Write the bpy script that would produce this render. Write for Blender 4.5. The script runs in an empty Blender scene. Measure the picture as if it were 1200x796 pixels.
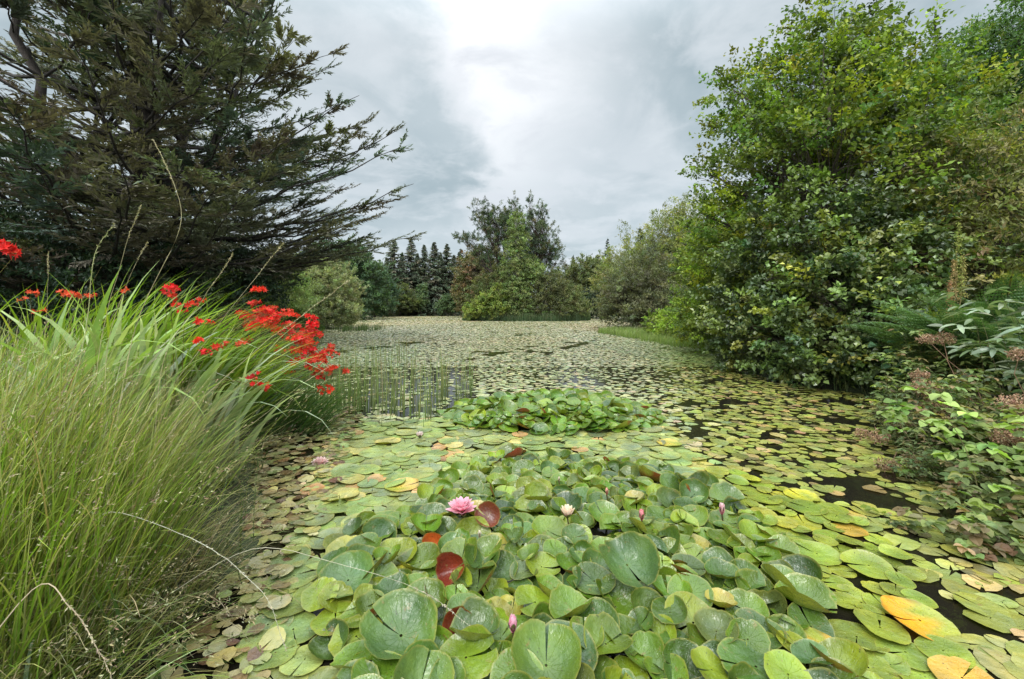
import bpy, math, random
import numpy as np
from math import radians, sin, cos, pi

# ------------------------------------------------------------------ camera, world, sun, exposure
SC = bpy.context.scene
COL = SC.collection
CAM_H = 1.3
FPX = 500.0            # focal length in pixels of the 1200 px wide photograph
HOR = 362.0            # row of the horizon

cam_d = bpy.data.cameras.new('camera')
cam = bpy.data.objects.new('camera', cam_d)
COL.objects.link(cam)
cam.location = (0, 0, CAM_H)
cam.rotation_euler = (radians(90), 0, 0)
cam_d.sensor_width = 36
cam_d.lens = 15
cam_d.shift_y = -(398 - HOR) / 1200.0
cam_d.clip_start = 0.05
cam_d.clip_end = 3000
SC.camera = cam

SUN_EL, SUN_AZ = radians(52), radians(205)   # azimuth clockwise from +Y: high, behind the camera, thinly veiled


def build_world():
    w = bpy.data.worlds.new('World')
    SC.world = w
    w.use_nodes = True
    nt = w.node_tree
    nt.nodes.clear()
    N, L = nt.nodes.new, nt.links.new

    def math_(op, a, b=None, c=None, clamp=False):
        n = N('ShaderNodeMath'); n.operation = op; n.use_clamp = clamp
        for i, v in enumerate((a, b, c)):
            if v is None: continue
            if isinstance(v, (int, float)): n.inputs[i].default_value = v
            else: L(v, n.inputs[i])
        return n.outputs[0]

    def mixc(f, a, b):
        n = N('ShaderNodeMix'); n.data_type = 'RGBA'
        for s, v in ((0, f), (6, a), (7, b)):
            if isinstance(v, (int, float)): n.inputs[s].default_value = v
            elif isinstance(v, tuple): n.inputs[s].default_value = (*v, 1)
            else: L(v, n.inputs[s])
        return n.outputs[2]

    def ramp(v, a, b):
        n = N('ShaderNodeMapRange'); n.interpolation_type = 'SMOOTHSTEP'
        L(v, n.inputs[0]); n.inputs[1].default_value = a; n.inputs[2].default_value = b
        return n.outputs[0]

    tc = N('ShaderNodeTexCoord')
    sep = N('ShaderNodeSeparateXYZ'); L(tc.outputs['Generated'], sep.inputs[0])
    X, Y, Z = sep.outputs
    zz = math_('ADD', math_('MAXIMUM', Z, 0.0), 0.22)
    # the cloud sheet seen in perspective
    u = math_('DIVIDE', X, zz); v = math_('DIVIDE', Y, zz)
    cv = N('ShaderNodeCombineXYZ'); L(u, cv.inputs[0]); L(v, cv.inputs[1])

    def noise(scale, detail, rough, dist, off):
        m = N('ShaderNodeMapping'); L(cv.outputs[0], m.inputs[0]); m.inputs[1].default_value = off
        n = N('ShaderNodeTexNoise'); L(m.outputs[0], n.inputs['Vector'])
        n.inputs['Scale'].default_value = scale; n.inputs['Detail'].default_value = detail
        n.inputs['Roughness'].default_value = rough; n.inputs['Distortion'].default_value = dist
        return n.outputs[0]
    n1 = noise(0.75, 5, 0.5, 0.35, (3.1, 1.2, 0))
    n2 = noise(1.9, 6, 0.55, 0.5, (7.7, 4.2, 2))
    n3 = noise(5.0, 5, 0.6, 0.3, (1.7, 9.2, 5))
    # slopes of the view: a = X/Y, b = Z/Y (only ahead); broad break in the cloud straight ahead and above
    yy = math_('MAXIMUM', Y, 0.05)
    a = math_('DIVIDE', X, yy); b = math_('DIVIDE', Z, yy)
    wob = math_('SUBTRACT', n2, 0.5)
    wob3 = math_('SUBTRACT', n3, 0.5)
    # left edge of the bright break runs from a=-0.28 (b .75) to a=-0.12 (b .3)
    edge = math_('ADD', math_('MULTIPLY', b, -0.33), -0.005)
    dl = math_('SUBTRACT', math_('ADD', math_('ADD', a, math_('MULTIPLY', wob, 0.34)), math_('MULTIPLY', wob3, 0.16)), edge)
    left = ramp(dl, -0.05, 0.09)
    dr = math_('ADD', math_('ADD', a, math_('MULTIPLY', wob, 0.6)), math_('MULTIPLY', math_('SUBTRACT', n1, 0.5), 0.6))
    right = math_('SUBTRACT', 1.0, ramp(dr, -0.06, 0.34))
    br = math_('MULTIPLY', math_('MULTIPLY', left, right), ramp(b, 0.05, 0.5))
    ahead = ramp(Y, 0.1, 0.4)
    br = math_('MULTIPLY', br, ahead)
    base = mixc(ramp(n1, 0.3, 0.7), (0.275, 0.345, 0.375), (0.42, 0.48, 0.51))
    base = mixc(math_('MULTIPLY', ramp(n2, 0.42, 0.62), 0.7), base, (0.52, 0.56, 0.59))
    base = mixc(math_('MULTIPLY', ramp(n3, 0.45, 0.68), 0.4), base, (0.56, 0.60, 0.63))
    col = mixc(math_('MULTIPLY', br, 0.92), base, (0.76, 0.775, 0.80))
    dark = math_('MULTIPLY', math_('ADD', ramp(n2, 0.47, 0.62), math_('MULTIPLY', ramp(n3, 0.48, 0.66), 0.5)), 0.62)
    col = mixc(math_('MULTIPLY', dark, br), col, (0.42, 0.455, 0.50))
    low = math_('SUBTRACT', 1.0, ramp(Z, 0.0, 0.22))
    col = mixc(math_('MULTIPLY', low, 0.45), col, (0.53, 0.58, 0.61))
    # overcast sky is brighter overhead; unseen top and rear boosted further to light foliage
    zen = ramp(Z, 0.50, 0.95)
    back = math_('MULTIPLY', math_('SUBTRACT', 1.0, ramp(Y, -0.9, 0.15)), ramp(Z, 0.0, 0.5))
    gain = math_('ADD', 1.0, math_('ADD', math_('MULTIPLY', zen, 3.7), math_('MULTIPLY', back, 3.0)))
    sc_ = N('ShaderNodeVectorMath'); sc_.operation = 'SCALE'; L(col, sc_.inputs[0]); sc_.inputs['Scale'].default_value = 0.88
    bgc = N('ShaderNodeBackground'); L(sc_.outputs[0], bgc.inputs[0]); L(gain, bgc.inputs[1])
    sky = N('ShaderNodeTexSky'); sky.sky_type = 'NISHITA'; sky.sun_disc = False
    sky.sun_elevation = SUN_EL; sky.sun_rotation = SUN_AZ
    bgs = N('ShaderNodeBackground'); L(sky.outputs[0], bgs.inputs[0]); bgs.inputs[1].default_value = 0.1
    mx = N('ShaderNodeMixShader'); mx.inputs[0].default_value = 0.93
    L(bgs.outputs[0], mx.inputs[1]); L(bgc.outputs[0], mx.inputs[2])
    out = N('ShaderNodeOutputWorld'); L(mx.outputs[0], out.inputs[0])


build_world()
sd = bpy.data.lights.new('sun', 'SUN')
sd.energy = 1.5
sd.angle = radians(22)
sd.color = (1.0, 0.97, 0.91)
sun = bpy.data.objects.new('sun', sd)
COL.objects.link(sun)
sun.rotation_euler = (radians(90) - SUN_EL, 0, -SUN_AZ + pi)

SC.view_settings.view_transform = 'Standard'
SC.view_settings.look = 'None'
SC.view_settings.exposure = 0.72
SC.view_settings.gamma = 1
SC.view_settings.use_curve_mapping = False
SC.render.engine = 'CYCLES'
SC.cycles.max_bounces = 6
SC.cycles.diffuse_bounces = 3
SC.cycles.glossy_bounces = 3
SC.cycles.transmission_bounces = 2
SC.cycles.use_denoising = True

# ------------------------------------------------------------------ helpers


def at(px, py, z=0.0):
    """the point of the level z that the photograph shows at column px, row py"""
    d = (CAM_H - z) * FPX / (py - HOR)
    return np.array([(px - 600) * d / FPX, d, z])


def pos(px, py, d):
    """the point at distance d ahead"""
    return np.array([(px - 600) * d / FPX, d, CAM_H - (py - HOR) * d / FPX])


def unit(v):
    n = np.linalg.norm(v, axis=-1, keepdims=True)
    return v / np.maximum(n, 1e-9)


def snoise(x, y, s=0):
    return (np.sin(x * 1.3 + 1.7 * np.sin(y * 0.9 + s) + s) + np.sin(y * 1.7 + 1.3 * np.sin(x * 1.1 + 2 * s) + 3.1 * s)
            + 0.6 * np.sin(x * 3.1 - y * 2.3 + s * 5)) / 2.6


class MB:
    """collects vertices, faces, colours and a second coordinate into one mesh"""

    def __init__(s):
        s.v, s.f, s.c, s.u, s.n = [], [], [], [], 0

    def add(s, v, faces, c, u=None):
        v = np.asarray(v, float).reshape(-1, 3)
        s.v.append(v)
        for f in faces:
            f = np.asarray(f, np.int64)
            s.f.append(f + s.n)
        c = np.asarray(c, float)
        if c.ndim == 1: c = np.tile(c, (len(v), 1))
        s.c.append(c[:, :3])
        s.u.append(np.zeros((len(v), 2)) if u is None else np.asarray(u, float))
        s.n += len(v)
        return s

    def build(s, name, mat, parent=None, smooth=True, origin=None):
        v = np.concatenate(s.v)
        if origin is not None: v = v - np.asarray(origin)
        c = np.concatenate(s.c); u = np.concatenate(s.u)
        me = bpy.data.meshes.new(name)
        counts = np.concatenate([np.full(len(f), f.shape[1]) for f in s.f])
        loops = np.concatenate([f.ravel() for f in s.f])
        starts = np.concatenate([[0], np.cumsum(counts)[:-1]])
        me.vertices.add(len(v)); me.vertices.foreach_set('co', v.ravel().astype(np.float32))
        me.loops.add(len(loops)); me.loops.foreach_set('vertex_index', loops.astype(np.int32))
        me.polygons.add(len(counts))
        me.polygons.foreach_set('loop_start', starts.astype(np.int32))
        me.polygons.foreach_set('use_smooth', np.full(len(counts), smooth))
        a = me.attributes.new('tint', 'FLOAT_COLOR', 'POINT')
        a.data.foreach_set('color', np.hstack([c, np.ones((len(c), 1))]).ravel().astype(np.float32))
        a = me.attributes.new('flat', 'FLOAT_VECTOR', 'POINT')
        a.data.foreach_set('vector', np.hstack([u, np.zeros((len(u), 1))]).ravel().astype(np.float32))
        me.update(calc_edges=True)
        me.materials.append(mat)
        o = bpy.data.objects.new(name, me)
        COL.objects.link(o)
        if parent is not None: o.parent = parent
        if origin is not None and parent is None: o.location = origin
        return o


def tag(o, label=None, cat=None, group=None, kind=None):
    if label: o['label'] = label
    if cat: o['category'] = cat
    if group: o['group'] = group
    if kind: o['kind'] = kind
    return o


def thing(name, label, cat, loc, group=None):
    o = bpy.data.objects.new(name, None)
    o.empty_display_size = 0.2
    COL.objects.link(o)
    o.location = loc
    tag(o, label, cat, group)
    return o


def leaf_kites(mb, P, D, Nn, L, W, C, rib=0.12):
    """one folded four-cornered leaf per point: P foot, D direction, Nn upper side"""
    D = unit(D); S = unit(np.cross(D, Nn)); Nn = np.cross(S, D)
    L = np.broadcast_to(L, (len(P),))[:, None]; W = np.broadcast_to(W, (len(P),))[:, None]
    a = P
    b = P + D * L * 0.45 + S * W * 0.5 + Nn * W * rib
    c = P + D * L - Nn * L * 0.12
    d = P + D * L * 0.45 - S * W * 0.5 + Nn * W * rib
    v = np.stack([a, b, c, d], 1).reshape(-1, 3)
    f = np.arange(len(P) * 4).reshape(-1, 4)
    mb.add(v, [f], np.repeat(C, 4, 0))


def leaf_full(mb, P, D, Nn, L, W, C, fold=0.18, droop=0.2):
    """bigger rounder leaf with a midrib fold: eight corners, two halves"""
    D = unit(D); S = unit(np.cross(D, Nn)); Nn = np.cross(S, D)
    L = np.broadcast_to(L, (len(P),))[:, None]; W = np.broadcast_to(W, (len(P),))[:, None]
    g = lambda t, w: P + D * L * t + S * W * w + Nn * (abs(w) * W * fold * 2 - L * droop * t * t)
    pts = [g(0, 0), g(.22, .42), g(.55, .5), g(.82, .3), g(1, 0), g(.82, -.3), g(.55, -.5), g(.22, -.42), g(.5, 0)]
    v = np.stack(pts, 1).reshape(-1, 3)
    b = (np.arange(len(P)) * 9)[:, None]
    f = np.concatenate([b + np.array([0, 1, 2, 8]), b + np.array([8, 2, 3, 4]), b + np.array([0, 8, 6, 7]), b + np.array([8, 4, 5, 6])])
    mb.add(v, [f], np.repeat(C, 9, 0))


def tubes(mb, PL, R, C, k=5):
    """PL (N,S,3) polylines, R (N,S) radii, C colour (3,) or (N,3)"""
    PL = np.asarray(PL, float); R = np.asarray(R, float)
    n, s, _ = PL.shape
    T = np.gradient(PL, axis=1); T = unit(T)
    ref = np.where(np.abs(T[..., 2:3]) > 0.9, np.array([1., 0, 0]), np.array([0, 0, 1.]))
    A = unit(np.cross(T, ref)); B = np.cross(T, A)
    th = np.arange(k) * 2 * pi / k
    v = PL[:, :, None] + R[:, :, None, None] * (A[:, :, None] * np.cos(th)[:, None] + B[:, :, None] * np.sin(th)[:, None])
    idx = np.arange(n * s * k).reshape(n, s, k)
    q = np.stack([idx[:, :-1], np.roll(idx, -1, 2)[:, :-1], np.roll(idx, -1, 2)[:, 1:], idx[:, 1:]], -1).reshape(-1, 4)
    C = np.asarray(C, float)
    if C.ndim == 1: C = np.tile(C, (n, 1))
    mb.add(v.reshape(-1, 3), [q], np.repeat(C, s * k, 0))


def curve(a, b, s, sag=0.0, rng=None, wob=0.0):
    """N polylines from a to b with s points"""
    t = np.linspace(0, 1, s)[None, :, None]
    a = np.asarray(a)[:, None]; b = np.asarray(b)[:, None]
    p = a + (b - a) * t
    ln = np.linalg.norm(b - a, axis=-1, keepdims=True)
    p[..., 2:3] += sag * ln * 4 * t * (1 - t)
    if wob and rng is not None:
        w = rng.normal(0, wob, p.shape) * ln
        w[:, 0] = 0; w[:, -1] = 0
        p = p + w
    return p


def blades(mb, root, az, L, W, a0, a1, C0, C1, seg=6, pw=1.6, rng=None, tipw=0.08, belly=0.0, twist=0.5):
    """ribbon leaves: root (N,3), azimuth of the lean, length, width, first angle from upright, added bend, colours"""
    n = len(root)
    t = np.linspace(0, 1, seg + 1)
    ang = a0[:, None] + a1[:, None] * (t[None, :] ** pw)
    h = np.stack([np.cos(az), np.sin(az), np.zeros(n)], 1)
    step = (L / seg)[:, None, None] * (np.sin(ang)[..., None] * h[:, None] + np.cos(ang)[..., None] * np.array([0, 0, 1.]))
    p = root[:, None] + np.concatenate([np.zeros((n, 1, 3)), np.cumsum(step[:, :-1], 1)], 1)
    tw = (rng.uniform(-twist, twist, n) if rng is not None else np.zeros(n))
    sd = np.stack([-np.sin(az + tw), np.cos(az + tw), np.zeros(n)], 1)
    if belly:
        w = (0.55 + belly * np.sin(pi * np.minimum(t * 1.15, 1))) * (1 - t ** 3) + tipw * 0
    else:
        w = (1 - t) ** 0.6
    w = np.maximum(w, tipw)
    hw = 0.5 * W[:, None, None] * w[None, :, None]
    a = p - sd[:, None] * hw; b = p + sd[:, None] * hw
    v = np.stack([a, b], 2).reshape(-1, 3)
    idx = np.arange(n * (seg + 1) * 2).reshape(n, seg + 1, 2)
    f = np.stack([idx[:, :-1, 0], idx[:, :-1, 1], idx[:, 1:, 1], idx[:, 1:, 0]], -1).reshape(-1, 4)
    c = C0[:, None] * (1 - t[None, :, None]) + C1[:, None] * t[None, :, None]
    mb.add(v, [f], np.repeat(c.reshape(-1, 3), 2, 0))
    return p


def pick(rng, n, cols, var=0.12):
    """n colours drawn from weighted list [(weight, rgb)]"""
    w = np.array([c[0] for c in cols], float); w /= w.sum()
    k = rng.choice(len(cols), n, p=w)
    c = np.array([c[1] for c in cols])[k]
    return np.clip(c * rng.normal(1, var, (n, 1)) * rng.normal(1, var * 0.35, (n, 3)), 0.003, 0.95)


# ------------------------------------------------------------------ materials
def new_mat(name):
    m = bpy.data.materials.new(name); m.use_nodes = True
    nt = m.node_tree; nt.nodes.clear()
    out = nt.nodes.new('ShaderNodeOutputMaterial')
    return m, nt, nt.nodes.new, nt.links.new, out


def leaf_mat(name, rough=0.5, trans=0.3, spec=0.4, scale=3.0, amt=0.35, tcol=(1.5, 1.7, 0.6)):
    m, nt, N, L, out = new_mat(name)
    at_ = N('ShaderNodeAttribute'); at_.attribute_name = 'tint'
    tc = N('ShaderNodeTexCoord')
    no = N('ShaderNodeTexNoise'); no.inputs['Scale'].default_value = scale; no.inputs['Detail'].default_value = 3
    L(tc.outputs['Object'], no.inputs['Vector'])
    mr = N('ShaderNodeMapRange'); L(no.outputs[0], mr.inputs[0]); mr.inputs[1].default_value = .3; mr.inputs[2].default_value = .7
    mr.inputs[3].default_value = 1 - amt; mr.inputs[4].default_value = 1 + amt
    mu = N('ShaderNodeVectorMath'); mu.operation = 'SCALE'; L(at_.outputs['Color'], mu.inputs[0]); L(mr.outputs[0], mu.inputs['Scale'])
    b = N('ShaderNodeBsdfPrincipled'); L(mu.outputs[0], b.inputs['Base Color'])
    b.inputs['Roughness'].default_value = rough; b.inputs['Specular IOR Level'].default_value = spec
    if trans > 0:
        t = N('ShaderNodeBsdfTranslucent')
        m2 = N('ShaderNodeVectorMath'); m2.operation = 'MULTIPLY'; L(mu.outputs[0], m2.inputs[0]); m2.inputs[1].default_value = tcol
        L(m2.outputs[0], t.inputs[0])
        mx = N('ShaderNodeMixShader'); mx.inputs[0].default_value = trans
        L(b.outputs[0], mx.inputs[1]); L(t.outputs[0], mx.inputs[2]); L(mx.outputs[0], out.inputs[0])
    else:
        L(b.outputs[0], out.inputs[0])
    return m


M_LEAF = leaf_mat('leaf', trans=0.3, spec=0.28)
M_GLOSSY = leaf_mat('glossy_leaf', rough=0.33, trans=0.2, spec=0.5)
M_NEEDLE = leaf_mat('needle', rough=0.75, trans=0.12, spec=0.1, scale=1.2, amt=0.3)
M_GRASS = leaf_mat('grass_blade', rough=0.42, trans=0.35, spec=0.4, scale=8, amt=0.2, tcol=(1.3, 1.4, 0.6))
M_PETAL = leaf_mat('petal', rough=0.5, trans=0.35, spec=0.3, scale=20, amt=0.12, tcol=(1.2, 1.0, 1.0))
M_DRY = leaf_mat('dry_stem', rough=0.8, trans=0.1, spec=0.2, scale=15, amt=0.3)


def bark_mat():
    m, nt, N, L, out = new_mat('bark')
    at_ = N('ShaderNodeAttribute'); at_.attribute_name = 'tint'
    tc = N('ShaderNodeTexCoord'); mp = N('ShaderNodeMapping'); mp.inputs[3].default_value = (9, 9, 1.6)
    L(tc.outputs['Object'], mp.inputs[0])
    no = N('ShaderNodeTexNoise'); no.inputs['Scale'].default_value = 2; no.inputs['Detail'].default_value = 6
    L(mp.outputs[0], no.inputs['Vector'])
    mr = N('ShaderNodeMapRange'); L(no.outputs[0], mr.inputs[0]); mr.inputs[1].default_value = .3; mr.inputs[2].default_value = .7
    mr.inputs[3].default_value = .5; mr.inputs[4].default_value = 1.5
    mu = N('ShaderNodeVectorMath'); mu.operation = 'SCALE'; L(at_.outputs['Color'], mu.inputs[0]); L(mr.outputs[0], mu.inputs['Scale'])
    b = N('ShaderNodeBsdfPrincipled'); L(mu.outputs[0], b.inputs['Base Color']); b.inputs['Roughness'].default_value = .85
    bp = N('ShaderNodeBump'); bp.inputs['Strength'].default_value = .6; bp.inputs['Distance'].default_value = .04
    L(no.outputs[0], bp.inputs['Height']); L(bp.outputs[0], b.inputs['Normal'])
    L(b.outputs[0], out.inputs[0])
    return m


M_BARK = bark_mat()


def pad_mat(name, veins=True):
    """a lily pad: waxy upper side with veins, mottling, specks and drops; the underside is red to olive"""
    m, nt, N, L, out = new_mat(name)

    def math_(op, a, b=None, clamp=False):
        n = N('ShaderNodeMath'); n.operation = op; n.use_clamp = clamp
        for i, v in enumerate((a, b)):
            if v is None: continue
            if isinstance(v, (int, float)): n.inputs[i].default_value = v
            else: L(v, n.inputs[i])
        return n.outputs[0]

    def mixc(f, a, b, mode='MIX'):
        n = N('ShaderNodeMix'); n.data_type = 'RGBA'; n.blend_type = mode
        for s, v in ((0, f), (6, a), (7, b)):
            if isinstance(v, (int, float)): n.inputs[s].default_value = v
            elif isinstance(v, tuple): n.inputs[s].default_value = (*v, 1)
            else: L(v, n.inputs[s])
        return n.outputs[2]

    def rng_(v, a, b, c=0., d=1.):
        n = N('ShaderNodeMapRange'); L(v, n.inputs[0])
        for i, q in enumerate((a, b, c, d)): n.inputs[i + 1].default_value = q
        return n.outputs[0]

    def noise(vec, sc, de, ro=.5):
        n = N('ShaderNodeTexNoise'); L(vec, n.inputs['Vector']); n.inputs['Scale'].default_value = sc
        n.inputs['Detail'].default_value = de; n.inputs['Roughness'].default_value = ro
        return n.outputs[0]
    tint = N('ShaderNodeAttribute'); tint.attribute_name = 'tint'
    fl = N('ShaderNodeAttribute'); fl.attribute_name = 'flat'
    geo = N('ShaderNodeNewGeometry')
    wp = geo.outputs['Position']
    big = noise(wp, 9, 4, .6)
    mid = noise(wp, 45, 5, .65)
    fine = noise(wp, 170, 3, .6)
    col = mixc(rng_(big, .35, .68), tint.outputs['Color'], mixc(1.0, tint.outputs['Color'], (1.45, 1.25, .8), 'MULTIPLY'))
    col = mixc(math_('MULTIPLY', rng_(mid, .42, .7), .4), col, mixc(1.0, col, (.62, .72, .6), 'MULTIPLY'))
    if veins:
        sp = N('ShaderNodeSeparateXYZ'); L(fl.outputs['Vector'], sp.inputs[0])
        U, V = sp.outputs[0], sp.outputs[1]
        r = math_('SQRT', math_('ADD', math_('MULTIPLY', U, U), math_('MULTIPLY', V, V)))
        an = math_('ARCTAN2', V, U)
        warp = math_('MULTIPLY', math_('SUBTRACT', noise(fl.outputs['Vector'], 2.2, 3), .5), 0.5)
        s1 = math_('ABSOLUTE', math_('SINE', math_('MULTIPLY', math_('ADD', an, warp), 6.5)))
        v1 = math_('SUBTRACT', 1.0, rng_(s1, 0., .13))
        s2 = math_('ABSOLUTE', math_('SINE', math_('MULTIPLY', math_('ADD', an, math_('MULTIPLY', warp, 1.6)), 17.)))
        v2 = math_('MULTIPLY', math_('SUBTRACT', 1.0, rng_(s2, 0., .22)), rng_(r, .35, .7))
        vein = math_('MAXIMUM', v1, math_('MULTIPLY', v2, .6))
        vein = math_('MULTIPLY', vein, rng_(r, 1.0, .75))
        col = mixc(math_('MULTIPLY', vein, .36), col, mixc(1.0, col, (1.8, 1.75, 1.7), 'MULTIPLY'))
        # paler where the stalk joins, a thin worn rim
        cen = rng_(r, .16, .0)
        col = mixc(math_('MULTIPLY', cen, .5), col, mixc(1.0, col, (1.8, 1.7, 1.2), 'MULTIPLY'))
        rim = math_('MULTIPLY', rng_(math_('ADD', r, math_('MULTIPLY', math_('SUBTRACT', mid, .5), .16)), .93, 1.0), .55)
        col = mixc(rim, col, (.30, .27, .06))
    # dark specks and a few eaten brown spots
    vo = N('ShaderNodeTexVoronoi'); L(wp, vo.inputs['Vector']); vo.inputs['Scale'].default_value = 62
    spk = math_('MULTIPLY', rng_(vo.outputs['Distance'], .22, .12), rng_(noise(wp, 11, 2), .5, .62))
    col = mixc(math_('MULTIPLY', spk, .8), col, (.035, .03, .012))
    brown = rng_(noise(wp, 19, 6, .75), .61, .68)
    col = mixc(math_('MULTIPLY', brown, .75), col, (.22, .15, .05))
    # underside
    oi = N('ShaderNodeObjectInfo')
    und = mixc(rng_(noise(wp, 3.5, 2), .52, .60), (.24, .25, .03), (.26, .045, .022))
    und = mixc(math_('MULTIPLY', rng_(fine, .4, .7), .3), und, (.1, .06, .02))
    col2 = mixc(geo.outputs['Backfacing'], col, und)
    b = N('ShaderNodeBsdfPrincipled'); L(col2, b.inputs['Base Color'])
    L(rng_(mid, .35, .7, .20, .40), b.inputs['Roughness'])
    b.inputs['Specular IOR Level'].default_value = .6
    # relief: drops standing on the wax and the puckered blade
    vd = N('ShaderNodeTexVoronoi'); L(wp, vd.inputs['Vector']); vd.inputs['Scale'].default_value = 120
    drops = math_('MULTIPLY', rng_(vd.outputs['Distance'], .36, .1), rng_(noise(wp, 7, 2), .42, .6))
    puck = noise(wp, 22, 2, .5)
    hgt = math_('ADD', math_('ADD', math_('MULTIPLY', drops, .5), math_('MULTIPLY', mid, 1.1)), math_('MULTIPLY', puck, 4.0))
    if veins: hgt = math_('SUBTRACT', hgt, math_('MULTIPLY', vein, .55))
    bp = N('ShaderNodeBump'); bp.inputs['Strength'].default_value = .75; bp.inputs['Distance'].default_value = .0028
    L(hgt, bp.inputs['Height']); L(bp.outputs[0], b.inputs['Normal'])
    t = N('ShaderNodeBsdfTranslucent'); L(mixc(1.0, col, (1.3, 1.5, .35), 'MULTIPLY'), t.inputs[0])
    mx = N('ShaderNodeMixShader'); mx.inputs[0].default_value = .12
    L(b.outputs[0], mx.inputs[1]); L(t.outputs[0], mx.inputs[2]); L(mx.outputs[0], out.inputs[0])
    return m


M_PAD = pad_mat('lily_pad')
M_SMALLPAD = pad_mat('small_floating_leaf', False)


def ground_mat():
    m, nt, N, L, out = new_mat('soil_and_moss')
    tc = N('ShaderNodeTexCoord')
    n1 = N('ShaderNodeTexNoise'); n1.inputs['Scale'].default_value = .9; n1.inputs['Detail'].default_value = 8
    n2 = N('ShaderNodeTexNoise'); n2.inputs['Scale'].default_value = 14; n2.inputs['Detail'].default_value = 5
    L(tc.outputs['Object'], n1.inputs['Vector']); L(tc.outputs['Object'], n2.inputs['Vector'])
    cr = N('ShaderNodeValToRGB'); L(n1.outputs[0], cr.inputs[0])
    e = cr.color_ramp.elements
    e[0].position = .35; e[0].color = (.03, .022, .012, 1)
    e[1].position = .62; e[1].color = (.045, .07, .018, 1)
    x = N('ShaderNodeMix'); x.data_type = 'RGBA'; x.blend_type = 'MULTIPLY'; x.inputs[0].default_value = .6
    L(cr.outputs[0], x.inputs[6]); L(n2.outputs[0], x.inputs[7])
    b = N('ShaderNodeBsdfPrincipled'); L(x.outputs[2], b.inputs['Base Color']); b.inputs['Roughness'].default_value = .95
    bp = N('ShaderNodeBump'); bp.inputs['Distance'].default_value = .05; L(n2.outputs[0], bp.inputs['Height']); L(bp.outputs[0], b.inputs['Normal'])
    L(b.outputs[0], out.inputs[0])
    return m


def water_mat():
    m, nt, N, L, out = new_mat('pond_water')
    tc = N('ShaderNodeTexCoord')
    n1 = N('ShaderNodeTexNoise'); n1.inputs['Scale'].default_value = 9; n1.inputs['Detail'].default_value = 4
    L(tc.outputs['Object'], n1.inputs['Vector'])
    b = N('ShaderNodeBsdfPrincipled'); b.inputs['Base Color'].default_value = (.010, .008, .006, 1)
    b.inputs['Roughness'].default_value = .04; b.inputs['IOR'].default_value = 1.33
    bp = N('ShaderNodeBump'); bp.inputs['Strength'].default_value = .25; bp.inputs['Distance'].default_value = .01
    L(n1.outputs[0], bp.inputs['Height']); L(bp.outputs[0], b.inputs['Normal'])
    L(b.outputs[0], out.inputs[0])
    return m


# ------------------------------------------------------------------ the setting: ground and water
POND = np.array([(-1.05, .3), (-1.15, 1.0), (-1.25, 1.9), (-1.7, 2.9), (-2.35, 4.0), (-2.85, 5.2), (-3.6, 6.5), (-5.0, 9), (-7.4, 16.5),
                 (-9.5, 21), (-13.0, 30), (-23, 50), (-36, 72), (-30, 84), (-8, 83), (6, 81), (18, 74), (19, 62), (13.5, 54),
                 (11.2, 46), (10.5, 36), (9.0, 25), (7.6, 18), (6.2, 12.5), (5.0, 9.5), (4.6, 7.6), (5.2, 6.4), (5.0, 5.2), (4.3, 4.0), (3.7, 3.0), (3.25, 2.2),
                 (2.9, 1.5), (2.6, .8), (2.4, .3), (.6, -.2)])
ISLE = (1.6, 47.8, 6.9, 3.3)      # centre x, y, half width, half depth


def seg_dist(x, y, poly):
    d = np.full(x.shape, 1e9); inside = np.zeros(x.shape, bool)
    n = len(poly)
    for i in range(n):
        ax, ay = poly[i]; bx, by = poly[(i + 1) % n]
        ux, uy = bx - ax, by - ay
        t = np.clip(((x - ax) * ux + (y - ay) * uy) / (ux * ux + uy * uy), 0, 1)
        d = np.minimum(d, np.hypot(x - ax - t * ux, y - ay - t * uy))
        c = ((ay > y) != (by > y)) & (x < (bx - ax) * (y - ay) / (by - ay + 1e-12) + ax)
        inside ^= c
    return d, inside


def shore(x, y):
    """signed distance: positive on land"""
    x = np.asarray(x, float); y = np.asarray(y, float)
    d, ins = seg_dist(x, y, POND)
    s = np.where(ins, -d, d)
    e = (1 - np.hypot((x - ISLE[0]) / ISLE[2], (y - ISLE[1]) / ISLE[3])) * ISLE[3]
    return np.maximum(s, e)


def ground_z(x, y):
    s = shore(x, y) + 0.12 * snoise(np.asarray(x) * 1.5, np.asarray(y) * 1.5, 2)
    up = np.clip(s / 1.3, 0, 1); up = up * up * (3 - 2 * up)
    far = np.clip((s - 3) / 25, 0, 1)
    dn = np.clip(-s / 1.2, 0, 1)
    return np.where(s > 0, 0.03 + up * 0.34 + far * 0.9 + 0.05 * snoise(np.asarray(x) * 2, np.asarray(y) * 2, 5) * up, 0.03 - dn * 0.7)


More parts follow.
